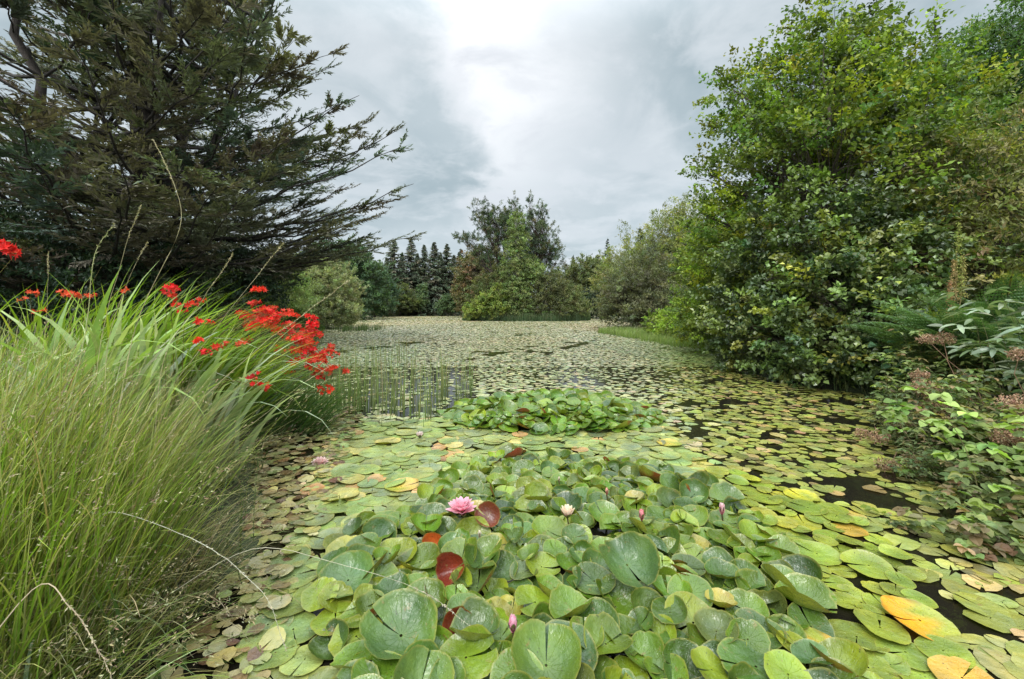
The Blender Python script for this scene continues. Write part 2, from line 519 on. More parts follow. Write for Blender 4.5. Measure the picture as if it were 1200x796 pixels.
def build_ground():
    def axis(lo, hi, n, p):
        t = np.linspace(-1, 1, n)
        return np.sign(t) * np.abs(t) ** p * (hi if True else lo)
    xs = axis(0, 1, 241, 2.6) * 700
    t = np.linspace(0, 1, 281)
    ys = -60 + 60 * (np.linspace(0, 1, 30))[:-1]
    ys = np.concatenate([ys, 900 * t ** 2.7])
    Xg, Yg = np.meshgrid(xs, ys)
    Zg = ground_z(Xg, Yg)
    v = np.stack([Xg, Yg, Zg], -1).reshape(-1, 3)
    idx = np.arange(len(ys) * len(xs)).reshape(len(ys), len(xs))
    f = np.stack([idx[:-1, :-1], idx[:-1, 1:], idx[1:, 1:], idx[1:, :-1]], -1).reshape(-1, 4)
    MB().add(v, [f], (0.05, 0.05, 0.03)).build('ground', ground_mat()).__setitem__('kind', 'structure')
    cx, cy = 0, 35
    c = np.array([cx, cy]) + (POND - [cx, cy]) * 1.0
    # the sheet of water: pushed half a metre into the bank all round
    nn = len(c); out = []
    for i in range(nn):
        e = c[(i + 1) % nn] - c[i - 1]; nrm = np.array([-e[1], e[0]]); nrm = nrm / np.linalg.norm(nrm)
        out.append(c[i] + nrm * 0.5)
    out = np.array(out)
    v = np.hstack([out, np.zeros((nn, 1))])
    MB().add(v, [np.arange(nn)[None, ::-1]], (0, 0, 0)).build('water', water_mat(), smooth=False).__setitem__('kind', 'structure')


build_ground()
BARK = (0.06, 0.045, 0.032)

# ------------------------------------------------------------------ trees and bushes


def crown_tree(name, cat, label, base, lobes, tips, per, leaf, width, cols, seed, trunk=0.12, mat=None, up=0.4, droop=0.0,
               twig=0.35, limbs=10, shell=0.55, spread=0.7, bark=BARK, group=None, clumpvar=0.18, full=False, bare=True,
               tufts=False, zmin=0.1, flatness=0.5, side=None):
    """a trunk, limbs to every lobe, thin branches to every tip and a spray of leaves on each tip"""
    rng = np.random.default_rng(seed)
    base = np.asarray(base, float)
    mat = mat or M_LEAF
    lob = np.array([(*l[:3], *(l[3:] if len(l) == 6 else (l[3],) * 3)) for l in lobes], float)
    vol = (lob[:, 3] * lob[:, 4] * lob[:, 5]) ** (0.72)
    k = rng.choice(len(lob), tips, p=vol / vol.sum())
    d = unit(rng.normal(0, 1, (tips, 3)))
    r = shell + (1.0 - shell) * rng.random(tips) ** 0.6
    bump = 1 + 0.22 * snoise(d[:, 0] * 4 + k, d[:, 2] * 4 + d[:, 1] * 3, seed % 7) + rng.normal(0, .07, tips)
    tip = lob[k, :3] + d * lob[k, 3:6] * (r * bump)[:, None]
    keep = tip[:, 2] > zmin
    tip, k, d = tip[keep], k[keep], d[keep]
    n = len(tip)
    root = thing(name, label, cat, tuple(base), group)
    tb = MB()
    topz = lob[:, 2].max()
    axis_top = np.array([base[0] * .55 + lob[:, 0].mean() * .45, base[1] * .55 + lob[:, 1].mean() * .45, base[2] + (topz - base[2]) * .95])
    tr = curve([base - [0, 0, .2]], [axis_top], 9, 0, rng, .012)
    tubes(tb, tr, (trunk * np.linspace(1.15, .02, 9))[None], bark, 8)
    # limbs: trunk to lobe centres
    z0 = base[2] + (lob[:, 2] - base[2]) * rng.uniform(.25, .6, len(lob))
    tt = np.clip((z0 - base[2]) / (axis_top[2] - base[2]), .05, .95)
    st = base + (axis_top - base) * tt[:, None]
    lm = curve(st, lob[:, :3], 7, .04, rng, .03)
    tubes(tb, lm, trunk * .42 * np.linspace(1, .3, 7)[None] * np.ones((len(lob), 1)), bark, 6)
    # branches: a point on the limb to the tip
    u = rng.uniform(.45, 1, n)
    sp = lm[k, 0] * (1 - u)[:, None] + lm[k, -1] * u[:, None]
    # two-step branching keeps the thin wood sparse
    sel = rng.random(n) < min(1.0, 900 / n)
    br = curve(sp[sel], tip[sel], 5, .03, rng, .03)
    tubes(tb, br, np.maximum(trunk * .07, .004) * np.linspace(1, .35, 5)[None] * np.ones((sel.sum(), 1)), bark, 4)
    tb.build('trunk', M_BARK, root, origin=base)
    # leaves
    ax = unit(d * .8 + np.array([0, 0, up]) + rng.normal(0, .45, (n, 3)))
    tl = twig * rng.uniform(.5, 1.35, n)
    ccol = pick(rng, n, cols, clumpvar) * np.array([1.68, 1.50, 1.35])
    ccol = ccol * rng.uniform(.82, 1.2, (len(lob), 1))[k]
    # broad drifts of tone through the crown
    dr_ = 1 + .2 * snoise(tip[:, 0] * .9, tip[:, 2] * .9 + tip[:, 1] * .5, seed % 5)
    ccol = ccol * dr_[:, None]
    j = np.repeat(np.arange(n), per)
    m = len(j)
    t = rng.uniform(0, 1, m) ** .8
    if tufts:
        p = tip[j] + ax[j] * (t * tl[j])[:, None]
        dd = unit(ax[j] * .7 + unit(rng.normal(0, 1, (m, 3))) * .9)
    else:
        p = tip[j] + ax[j] * (t * tl[j])[:, None] + rng.normal(0, spread * .16, (m, 3)) * np.array([1.7, 1.7, .7]) * tl[j][:, None]
        p[:, 2] -= droop * (t * tl[j])
        dd = unit(ax[j] * .5 + rng.normal(0, .6, (m, 3)) + [0, 0, -droop])
    nn = unit(np.array([0, 0, 1.]) * flatness + d[j] * .35 + rng.normal(0, .42, (m, 3)))
    if side is not None: nn = unit(nn + np.array(side))
    cc = np.clip(ccol[j] * rng.normal(1, .13, (m, 1)), .004, .9)
    lb = MB()
    (leaf_full if full else leaf_kites)(lb, p, dd, nn, leaf * rng.uniform(.65, 1.25, m), width * rng.uniform(.7, 1.2, m), cc)
    lb.build('crown', mat, root, origin=base, smooth=False)
    return root


def spruce(name, label, base, H, R, seed, cols, group=None, cat='conifer tree', dense=1.0, start=.08, leaf=.42, droop=.25):
    rng = np.random.default_rng(seed)
    base = np.asarray(base, float)
    root = thing(name, label, cat, tuple(base), group)
    tb = MB()
    tubes(tb, curve([base - [0, 0, .3]], [base + [0, 0, H * .985]], 6, 0, rng, .004), (R * .07 * np.linspace(1, .06, 6))[None], BARK, 6)
    nb = int(170 * dense)
    h = start + (1 - start) * (np.arange(nb) + rng.random(nb)) / nb
    az = rng.uniform(0, 2 * pi, nb)
    ln = R * (1 - h) ** 1.0 * rng.uniform(.6, 1.15, nb) + .02 * R
    hd = np.stack([np.cos(az), np.sin(az), np.zeros(nb)], 1)
    st = base + np.array([0, 0, H]) * h[:, None]
    lift = np.interp(h, [0, .6, 1], [-droop * 1.2, -droop * .4, .25])
    en = st + hd * ln[:, None] + np.array([0, 0, 1]) * (ln * lift)[:, None]
    bl = curve(st, en, 4, -.05, rng, .01)
    tubes(tb, bl, R * .012 * np.linspace(1, .4, 4)[None] * np.ones((nb, 1)), BARK, 3)
    tb.build('trunk', M_BARK, root, origin=base)
    per = 22
    j = np.repeat(np.arange(nb), per); m = len(j)
    t = rng.uniform(.08, 1, m)
    p = bl[j, 0] * (1 - t)[:, None] + bl[j, -1] * t[:, None]
    p[:, 2] -= .05 * ln[j] * 4 * t * (1 - t)
    sd = np.stack([-hd[j, 1], hd[j, 0], np.zeros(m)], 1) * rng.choice([-1, 1], m)[:, None]
    dd = unit(hd[j] * rng.uniform(.2, 1, (m, 1)) + sd * rng.uniform(.2, 1, (m, 1)) + np.array([0, 0, -1.]) * rng.uniform(-.15, .75, (m, 1)))
    nn = unit(np.array([0, 0, 1.]) + rng.normal(0, .45, (m, 3)) + hd[j] * .5)
    bc = pick(rng, nb, cols, .14)
    lb = MB()
    L = leaf * (R / 2.0) ** .5 * (1.15 - .8 * h[j]) * rng.uniform(.6, 1.2, m)
    leaf_kites(lb, p, dd, nn, L, L * .34, np.clip(bc[j] * rng.normal(1, .15, (m, 1)), .003, .9))
    # leader shoot
    q = base + np.array([0, 0, 1.]) * (H * rng.uniform(.93, 1, 24))[:, None]
    leaf_kites(lb, q, unit(rng.normal(0, .25, (24, 3)) + [0, 0, 1.3]), rng.normal(0, 1, (24, 3)), .25, .06, pick(rng, 24, cols, .1))
    lb.build('crown', M_NEEDLE, root, origin=base, smooth=False)
    return root


def cypress():
    """the great spreading cypress over the left bank: ascending limbs carrying flat layered sprays"""
    rng = np.random.default_rng(11)
    base = np.array([-12.6, 14.0, .3])
    root = thing('cypress_tree', 'huge dark spreading cypress towering over the left bank', 'cypress tree', tuple(base))
    tb = MB()
    top = base + [1.2, 0, 14.5]
    tr = curve([base - [0, 0, .3]], [top], 14, 0, rng, .01)
    tubes(tb, tr, (.62 * np.linspace(1.1, .05, 14) ** .9)[None], (.045, .034, .027), 12)
    # three rising leaders
    lead = [tr[0]]
    for a_, h0, ln, sp_ in ((.3, .12, 10.5, 4.2), (2.6, .10, 10, 4.5), (4.4, .14, 9.5, 3.8), (1.2, .2, 10, 3.2), (5.6, .15, 9, 4.4)):
        s0 = base + (top - base) * h0
        e0 = s0 + np.array([cos(a_) * sp_, sin(a_) * sp_, ln])
        c = curve([s0], [e0], 14, -.06, rng, .012)
        tubes(tb, c, (.26 * np.linspace(1, .08, 14))[None], (.045, .034, .027), 8)
        lead.append(c[0])
    nb = 250
    A, B = [], []
    k = 0
    while len(A) < nb:
        l = lead[rng.integers(len(lead))]
        t = max(rng.uniform(.04, .98) ** 1.35, .09)
        s0 = l[int(t * 13)]
        h = (s0[2] - base[2]) / 14.5
        az = rng.uniform(0, 2 * pi)
        rad = 9.6 * np.interp(h, [0, .12, .35, .7, 1], [.86, 1, .86, .50, .15]) * rng.uniform(.62, 1.04)
        el = np.interp(h, [0, .2, .6, 1], [radians(1), radians(11), radians(25), radians(50)]) + rng.normal(0, .1)
        # the branch ends on the crown's outline, measured from the trunk
        ex = base[:2] + np.array([cos(az), sin(az)]) * rad
        dist = np.hypot(*(ex - s0[:2]))
        if dist < 1.4: continue
        ez = s0[2] + dist * math.tan(el)
        lowest = 3.7 if ex[0] > base[0] else 2.3
        ez = np.clip(ez, lowest + .5 * rng.random(), 16)
        A.append(s0); B.append([ex[0], ex[1], ez])
    A, B = np.array(A), np.array(B)
    S = 12
    bl = curve(A, B, S, 0, rng, .008)
    tt = np.linspace(0, 1, S)
    ln = np.linalg.norm(B - A, axis=1)
    bl[..., 2] -= (ln[:, None] * .07) * np.sin(tt * pi)[None]        # sweeping down then up at the tip
    tubes(tb, bl, (.012 + .0075 * ln)[:, None] * np.linspace(1, .10, S)[None], (.032, .025, .02), 5)
    # side branches
    per = 27
    j = np.repeat(np.arange(nb), per); m = len(j)
    t = rng.uniform(.12, 1, m) ** .7 * .999
    ii = (t * (S - 1)).astype(int); fr = t * (S - 1) - ii
    p0 = bl[j, ii] * (1 - fr)[:, None] + bl[j, ii + 1] * fr[:, None]
    td = unit(bl[j, ii + 1] - bl[j, ii])
    sd = unit(np.cross(td, [0, 0, 1.])) * rng.choice([-1, 1], m)[:, None]
    sl = np.clip(ln[j] * .26, .7, 1.9) * (1.12 - .72 * t) * rng.uniform(.6, 1.25, m)
    d2 = unit(td * rng.uniform(.4, 1.0, (m, 1)) + sd * rng.uniform(.3, 1.2, (m, 1)) + np.array([0, 0, 1.]) * rng.uniform(-.2, .25, (m, 1)))
    p1 = p0 + d2 * sl[:, None]
    s2 = curve(p0, p1, 4, -.04, rng, .012)
    sel = rng.random(m) < .7
    tubes(tb, s2[sel], .011 * np.linspace(1, .35, 4)[None] * np.ones((sel.sum(), 1)), (.06, .045, .035), 3)
    tb.build('trunk', M_BARK, root, origin=base)
    # feathery fingers on every side branch
    per2 = 40
    jj = np.repeat(np.arange(m), per2); q = len(jj)
    t2 = rng.uniform(.06, 1, q)
    pp = p0[jj] + (p1 - p0)[jj] * t2[:, None]
    pp[:, 2] -= sl[jj] * .16 * t2 * (1 - t2)
    n2 = unit(np.cross(d2, sd) * np.sign((np.cross(d2, sd))[:, 2:3] + 1e-6))
    s3 = unit(np.cross(d2[jj], n2[jj])) * rng.choice([-1, 1], q)[:, None]
    dd = unit(d2[jj] * rng.uniform(.6, 1.2, (q, 1)) + s3 * rng.uniform(.15, .9, (q, 1)) + np.array([0, 0, 1.]) * rng.normal(.16, .22, (q, 1)))
    L = rng.uniform(.10, .30, q) * (1.15 - .5 * t2)
    cb = pick(rng, nb, [(4, (.165, .172, .118)), (3, (.185, .162, .125)), (2, (.115, .15, .110)), (1, (.22, .22, .12))], .14)
    cc = np.clip(cb[j][jj] * rng.normal(1, .18, (q, 1)), .004, .5)
    lb = MB()
    leaf_kites(lb, pp, dd, unit(n2[jj] + rng.normal(0, .35, (q, 3))), L, L * .22, cc, rib=.3)
    lb.build('crown', M_NEEDLE, root, origin=base, smooth=False)


cypress()


def lobe(px, py, d, r, ry=None, rz=None):
    p = pos(px, py, d)
    return (p[0], p[1], p[2], r, ry or r, rz or r)


def gbase(px, d):
    x = (px - 600) * d / FPX
    return (x, d, float(ground_z(x, d)))


G_ALDER = [(3, (.095, .140, .028)), (3, (.065, .108, .028)), (1.8, (.16, .20, .028)), (.8, (.045, .080, .028))]
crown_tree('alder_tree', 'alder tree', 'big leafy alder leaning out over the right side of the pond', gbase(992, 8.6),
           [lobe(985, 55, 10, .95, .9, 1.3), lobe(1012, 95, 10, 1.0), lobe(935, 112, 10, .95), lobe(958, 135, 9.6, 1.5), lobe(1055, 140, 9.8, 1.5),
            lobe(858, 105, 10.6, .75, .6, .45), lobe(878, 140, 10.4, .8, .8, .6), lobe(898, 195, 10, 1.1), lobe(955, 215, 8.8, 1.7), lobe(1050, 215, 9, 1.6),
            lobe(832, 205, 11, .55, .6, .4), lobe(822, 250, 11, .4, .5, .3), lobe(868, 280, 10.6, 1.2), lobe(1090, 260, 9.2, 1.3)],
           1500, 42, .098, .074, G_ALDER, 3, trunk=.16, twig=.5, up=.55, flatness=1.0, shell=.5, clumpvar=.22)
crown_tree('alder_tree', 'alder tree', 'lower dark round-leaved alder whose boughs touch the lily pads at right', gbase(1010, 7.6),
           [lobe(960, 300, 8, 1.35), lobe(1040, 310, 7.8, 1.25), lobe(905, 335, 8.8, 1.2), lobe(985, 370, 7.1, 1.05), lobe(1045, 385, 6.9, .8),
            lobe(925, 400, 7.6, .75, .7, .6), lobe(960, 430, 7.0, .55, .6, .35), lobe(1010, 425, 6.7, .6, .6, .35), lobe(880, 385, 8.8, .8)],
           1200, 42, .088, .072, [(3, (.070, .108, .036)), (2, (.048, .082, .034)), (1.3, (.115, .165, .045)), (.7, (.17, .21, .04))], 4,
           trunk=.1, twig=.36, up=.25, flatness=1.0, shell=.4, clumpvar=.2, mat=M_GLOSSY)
crown_tree('alder_shrub', 'shrub', 'yellow-green alder shrub left of the big alder', gbase(860, 11.6),
           [lobe(848, 345, 12, 1.0), lobe(875, 305, 12, 1.1), lobe(832, 315, 13.5, 1.1), lobe(815, 367, 13.5, .75), lobe(850, 385, 11.6, .75),
            lobe(825, 385, 12.4, .7, .7, .5), lobe(850, 275, 13, .8)],
           1000, 34, .085, .062, [(2, (.09, .14, .028)), (2, (.15, .20, .025)), (1, (.06, .10, .03))], 5, trunk=.07, twig=.35, up=.5, flatness=.7, shell=.35, clumpvar=.2)
crown_tree('alder_shrub', 'shrub', 'low bright green alder shoots at the edge of the reed grass', gbase(770, 20.5),
           [lobe(768, 382, 19.5, .45), lobe(790, 375, 19, .6), lobe(808, 380, 16.5, .5), lobe(783, 384, 17.8, .35)],
           200, 26, .11, .08, [(2, (.13, .19, .03)), (1, (.09, .14, .03))], 6, trunk=.03, twig=.3, up=.6, shell=.3)
crown_tree('willow_bush', 'willow bush', 'dark grey-green willow bush where the right shore turns', gbase(748, 26),
           [lobe(752, 335, 26, 2.2, 2.2, 2.2), lobe(735, 350, 26, 1.5), lobe(770, 360, 25, 1.5), lobe(722, 362, 27.5, 1.1, 1.2, 1.1), lobe(755, 372, 24.5, 1.1, 1, .7)],
           1000, 30, .17, .055, [(3, (.085, .100, .062)), (2, (.11, .125, .07)), (1, (.07, .078, .055))], 7, trunk=.12, twig=.5, up=.5, shell=.45, flatness=.4)
crown_tree('willow_tree', 'willow tree', 'pale olive willow rising behind the dark willow bush', gbase(785, 30),
           [lobe(770, 300, 30, 2.6), lobe(800, 290, 29, 2.9), lobe(740, 320, 31, 2.2), lobe(825, 300, 27, 2.6), lobe(722, 340, 31, 1.6), lobe(790, 335, 28, 2.4),
            lobe(820, 340, 26, 2.2), lobe(808, 268, 30, 1.4)],
           1700, 30, .19, .06, [(3, (.125, .15, .055)), (2, (.095, .12, .048)), (1, (.16, .18, .065))], 8, trunk=.18, twig=.6, up=.6, shell=.45, flatness=.4)
crown_tree('ash_tree', 'ash tree', 'tall green tree filling the upper right behind the alder', gbase(1165, 14),
           [lobe(1155, 90, 14, 1.7), lobe(1195, 60, 13.5, 1.8), lobe(1185, 30, 13.5, 1.0), lobe(1120, 120, 14.5, 1.7), lobe(1200, 150, 13, 2.2), lobe(1150, 170, 13.5, 2),
            lobe(1235, 90, 13, 2.4), lobe(1110, 190, 14, 1.6), lobe(1175, 235, 13, 2.2), lobe(1240, 220, 13, 2.4)],
           2300, 32, .12, .06, [(3, (.055, .11, .034)), (2, (.04, .08, .03)), (.7, (.11, .15, .03))], 9, trunk=.2, twig=.5, up=.5, shell=.35, flatness=.6)
spruce('spruce_tree', 'thin conifer leader poking up between the alder and the ash', gbase(1096, 17), 12.4, 2.1, 10, [(1, (.05, .08, .04))], leaf=.3)
crown_tree('sallow_tree', 'sallow tree', 'brownish-green sallow with narrow leaves above the ferns at right', gbase(1160, 7.5),
           [lobe(1110, 230, 7.6, .8), lobe(1150, 215, 7.4, 1.0), lobe(1195, 210, 7.2, 1.1), lobe(1170, 270, 7, .95), lobe(1120, 285, 7.3, .7), lobe(1215, 280, 6.8, 1.0),
            lobe(1080, 265, 7.9, .6), lobe(1150, 320, 6.8, .6), lobe(1200, 160, 7.6, .8)],
           520, 26, .10, .038, [(3, (.115, .125, .052)), (2, (.085, .105, .038)), (1.4, (.17, .15, .075)), (1, (.15, .17, .03))], 12,
           trunk=.07, twig=.36, up=.5, shell=.25, flatness=.6)
# dense wood behind the right bank
crown_tree('oak_tree', 'oak tree', 'dark broadleaved tree behind the sallow at the right edge', gbase(1130, 11.5),
           [lobe(1060, 290, 11, 1.9), lobe(1120, 300, 10.5, 1.7), lobe(1190, 310, 10, 1.8), lobe(1000, 330, 11, 1.6), lobe(1150, 240, 12, 1.7), lobe(1080, 360, 10, 1.3), lobe(1160, 370, 9, 1.2)],
           1100, 28, .12, .08, [(2, (.038, .060, .028)), (1, (.05, .07, .03))], 13, trunk=.2, twig=.5, up=.3, shell=.35, flatness=.6)

# left bank shrubs
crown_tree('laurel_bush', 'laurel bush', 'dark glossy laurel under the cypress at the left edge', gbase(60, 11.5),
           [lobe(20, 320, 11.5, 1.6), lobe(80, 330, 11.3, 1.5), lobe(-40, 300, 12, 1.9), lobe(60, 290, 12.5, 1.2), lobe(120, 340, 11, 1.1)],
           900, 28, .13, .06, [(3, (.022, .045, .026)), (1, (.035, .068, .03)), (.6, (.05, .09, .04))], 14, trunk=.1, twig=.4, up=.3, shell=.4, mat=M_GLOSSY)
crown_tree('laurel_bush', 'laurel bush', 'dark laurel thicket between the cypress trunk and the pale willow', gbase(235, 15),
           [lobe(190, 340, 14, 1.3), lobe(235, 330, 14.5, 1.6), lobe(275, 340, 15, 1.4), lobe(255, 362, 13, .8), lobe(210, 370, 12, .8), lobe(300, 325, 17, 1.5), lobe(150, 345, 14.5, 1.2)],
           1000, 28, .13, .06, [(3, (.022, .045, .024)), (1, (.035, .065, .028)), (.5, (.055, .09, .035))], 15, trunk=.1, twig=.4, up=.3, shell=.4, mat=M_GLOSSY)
crown_tree('willow_bush', 'willow bush', 'soft pale green willow bush left of the rounded one', gbase(325, 24),
           [lobe(320, 335, 24, 1.6, 1.8, 1.6), lobe(300, 350, 23, 1.3), lobe(340, 345, 24, 1.3), lobe(330, 318, 25, 1.1), lobe(325, 369, 22.5, 1.2, 1.2, .9), lobe(345, 371, 22.5, .9, 1, .7), lobe(300, 369, 22.5, 1.2, 1, .9)],
           1700, 28, .13, .048, [(3, (.16, .21, .10)), (1, (.12, .17, .08))], 16, trunk=.1, twig=.5, up=.7, shell=.45, flatness=.3)
crown_tree('willow_bush', 'willow bush', 'big rounded grey-green willow dome on the left shore', gbase(385, 30),
           [lobe(383, 338, 29, 1.95, 2.0, 1.9), lobe(362, 333, 29.5, 1.5), lobe(398, 349, 29, 1.15, 1.5, 1.2), lobe(368, 318, 30, .9), lobe(385, 367, 28, 1.8, 1.6, 1.0), lobe(360, 368, 28, 1.4, 1.4, 1.0), lobe(405, 369, 28.5, .8, .9, .7)],
           2800, 30, .13, .05, [(3, (.17, .20, .12)), (2, (.21, .24, .14)), (1, (.13, .155, .09))], 17, trunk=.08, twig=.3, up=.8, shell=.75, flatness=.3)
crown_tree('sedge_bush', 'shrub', 'small dense green shrub at the water by the rounded willow', gbase(362, 19),
           [lobe(358, 383, 19, .55, .7, .4), lobe(340, 378, 18.5, .7, .7, .55)], 220, 24, .11, .05, [(1, (.06, .10, .03))], 18, trunk=.03, twig=.25, shell=.4)
crown_tree('holly_tree', 'broadleaved tree', 'dark green rounded tree behind the willow dome', gbase(415, 52),
           [lobe(405, 320, 52, 3.4), lobe(425, 330, 52, 3.0), lobe(390, 305, 54, 2.6), lobe(435, 345, 54, 2.2), lobe(415, 350, 50, 2.4), lobe(415, 303, 53, 1.6)],
           1200, 26, .34, .17, [(3, (.04, .072, .042)), (2, (.055, .09, .045))], 19, trunk=.25, twig=.7, shell=.5)
crown_tree('holly_tree', 'broadleaved tree', 'bluish dark tree between the willow dome and the spruces', gbase(440, 66),
           [lobe(438, 335, 66, 2.8), lobe(425, 345, 64, 2.6), lobe(450, 352, 66, 2.0)], 600, 26, .4, .18, [(1, (.045, .08, .05))], 20, trunk=.2, twig=.8, shell=.5)

# far bank
SPR = 'spruces on the far bank'
for i, (px, py, d, R, lab) in enumerate([
        (462, 281, 79, 4.05, 'outermost left of the dark spruces on the far bank'),
        (482, 279, 80, 3.9, 'tallest pointed spruce, second from the left on the far bank'),
        (497, 287, 82, 3.3, 'slightly shorter spruce, third from the left on the far bank'),
        (509, 284, 80, 4.05, 'full spruce in the middle of the far bank row'),
        (524, 286, 82, 3.9, 'spruce right of the middle one on the far bank'),
        (540, 292, 84, 3.6, 'spruce nearest the brown tree on the far bank'),
        (556, 296, 86, 3.6, 'spruce half hidden by the brown tree on the far bank'),
        (572, 292, 88, 3.9, 'spruce behind the leaning pine of the island')]):
    b = gbase(px, d); H = pos(px, py, d)[2] - b[2]
    spruce('spruce_tree', lab, b, H, R * 1.5, 30 + i, [(3, (.085, .115, .07)), (2, (.115, .125, .08)), (1, (.16, .15, .10))], SPR, dense=1.7, leaf=.5)
for i, (px, py, d, R, lab) in enumerate([
        (471, 296, 90, 4.0, 'spruce filling the gap behind the first two on the far bank'), (489, 297, 92, 4.0, 'spruce behind the tallest one on the far bank'),
        (516, 296, 92, 4.2, 'spruce behind the middle of the far bank row'), (532, 299, 93, 4.2, 'lower spruce behind the right part of the far bank row'),
        (548, 300, 94, 4.4, 'spruce just left of the brown tree, behind the row'), (590, 300, 94, 4.4, 'spruce behind the left island pine'),
        (453, 302, 90, 3.4, 'short spruce at the left end of the far bank row')]):
    b = gbase(px, d); H = pos(px, py, d)[2] - b[2]
    spruce('spruce_tree', lab, b, H, R, 130 + i, [(3, (.075, .105, .066)), (2, (.10, .11, .07)), (1, (.14, .13, .09))], SPR, dense=1.5, leaf=.62)
crown_tree('birch_sapling', 'sapling', 'small pale grey-green sapling in front of the spruces', gbase(493, 76),
           [lobe(493, 352, 76, 1.2, 1.2, 1.7), lobe(494, 340, 76, .8, .8, 1.2)], 200, 22, .35, .14, [(1, (.085, .13, .07))], 40, trunk=.06, twig=.5, shell=.3)
crown_tree('hawthorn_bush', 'hawthorn bush', 'grey-green bush below the leftmost spruce', gbase(468, 74),
           [lobe(470, 347, 74, 1.9), lobe(460, 357, 74, 1.5), lobe(480, 356, 74, 1.4)], 420, 24, .34, .15, [(2, (.075, .10, .05)), (1, (.10, .13, .045))], 41, trunk=.08, twig=.6, shell=.4)
crown_tree('hawthorn_bush', 'hawthorn bush', 'dull grey bush at the left end of the far bank', gbase(446, 72),
           [lobe(446, 356, 72, 1.5), lobe(436, 360, 72, 1.2), lobe(455, 361, 71, 1.0)], 300, 24, .34, .14, [(1, (.075, .085, .06))], 42, trunk=.06, twig=.6, shell=.4)
crown_tree('hawthorn_bush', 'hawthorn bush', 'green bush on the far bank right of the sapling', gbase(528, 75),
           [lobe(528, 355, 75, 1.5), lobe(538, 352, 75, 1.5), lobe(518, 360, 75, .9)], 320, 24, .34, .15, [(1, (.055, .09, .045))], 43, trunk=.08, twig=.6, shell=.4)
crown_tree('beech_tree', 'beech tree', 'reddish-brown leaved tree behind the left end of the island', gbase(556, 66),
           [lobe(556, 320, 66, 2.9), lobe(546, 340, 66, 2.4), lobe(568, 340, 64, 2.4), lobe(565, 305, 67, 2.2), lobe(548, 355, 65, 1.6), lobe(575, 325, 66, 2.4)],
           900, 24, .36, .17, [(3, (.092, .082, .048)), (3, (.080, .09, .045)), (1, (.10, .068, .045))], 44, trunk=.2, twig=.7, shell=.4)
crown_tree('sycamore_tree', 'broadleaved tree', 'dense dull green tree right of the island on the far shore', gbase(690, 62),
           [lobe(688, 325, 62, 3.0), lobe(670, 335, 63, 2.6), lobe(705, 335, 60, 2.4), lobe(685, 350, 60, 2.2), lobe(700, 318, 63, 2.0), lobe(715, 350, 58, 1.6)],
           1100, 26, .34, .15, [(3, (.065, .085, .042)), (2, (.085, .10, .045))], 45, trunk=.2, twig=.7, up=.8, shell=.45)
crown_tree('sycamore_tree', 'broadleaved tree', 'very dark tree between the island and the right willow', gbase(698, 56),
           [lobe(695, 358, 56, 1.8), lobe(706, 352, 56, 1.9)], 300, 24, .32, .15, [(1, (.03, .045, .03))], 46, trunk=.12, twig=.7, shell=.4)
for px, py, d, R, lab, sd_ in ((712, 280, 74, 2.8, 'open conical conifer standing alone right of the island', 50),
                               (672, 300, 72, 2.2, 'small conifer top just right of the island pines', 51),
                               (750, 268, 44, 2.0, 'narrow conifer top behind the pale willow on the right shore', 52),
                               (735, 300, 50, 1.8, 'short conifer hidden behind the right shore willow', 53)):
    b = gbase(px, d); H = pos(px, py, d)[2] - b[2]
    spruce('conifer_tree', lab, b, H, R, sd_, [(2, (.055, .08, .05)), (1, (.07, .095, .05))], dense=.8, leaf=.6)

# a further belt of woodland that reads as one mass behind all of it


def far_wood():
    rng = np.random.default_rng(77)
    mb = MB()
    n = 420
    a = rng.uniform(-1.25, 1.25, n)
    d = rng.uniform(96, 150, n)
    x = a * d; y = d
    h = rng.uniform(7, 10.5, n); r = rng.uniform(2, 4, n)
    j = np.repeat(np.arange(n), 130); m = len(j)
    dv = unit(rng.normal(0, 1, (m, 3)))
    zc = ground_z(x, y)
    p = np.stack([x[j] + dv[:, 0] * r[j], y[j] + dv[:, 1] * r[j], zc[j] + h[j] * .5 + dv[:, 2] * h[j] * .5], 1)
    leaf_kites(mb, p, unit(dv + rng.normal(0, .5, (m, 3))), unit(dv + [0, 0, .6]), rng.uniform(.6, 1.3, m), rng.uniform(.3, .6, m),
               pick(rng, n, [(1, (.04, .06, .035)), (1, (.055, .075, .04))], .1)[j])
    # trunks carry them
    tubes(mb, curve(np.stack([x, y, zc], 1), np.stack([x, y, zc + h * .8], 1), 3), np.tile([.2, .15, .05], (n, 1)), BARK, 5)
    o = mb.build('woodland_foliage', M_NEEDLE, smooth=False)
    tag(o, 'far belt of woodland closing the view behind the pond', None, None, 'stuff')


far_wood()

# near woodland flank on both sides beyond the frame of the bushes
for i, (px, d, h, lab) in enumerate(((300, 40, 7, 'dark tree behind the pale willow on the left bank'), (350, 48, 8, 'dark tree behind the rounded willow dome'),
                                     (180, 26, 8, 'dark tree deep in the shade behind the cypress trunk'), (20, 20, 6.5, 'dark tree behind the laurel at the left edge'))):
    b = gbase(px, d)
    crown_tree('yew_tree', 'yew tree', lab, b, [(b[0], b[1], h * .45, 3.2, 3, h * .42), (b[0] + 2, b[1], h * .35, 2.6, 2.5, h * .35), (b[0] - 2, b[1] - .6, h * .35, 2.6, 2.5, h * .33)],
               700, 26, .26, .12, [(1, (.028, .045, .026)), (1, (.036, .055, .03))], 60 + i, trunk=.2, twig=.7, shell=.5)

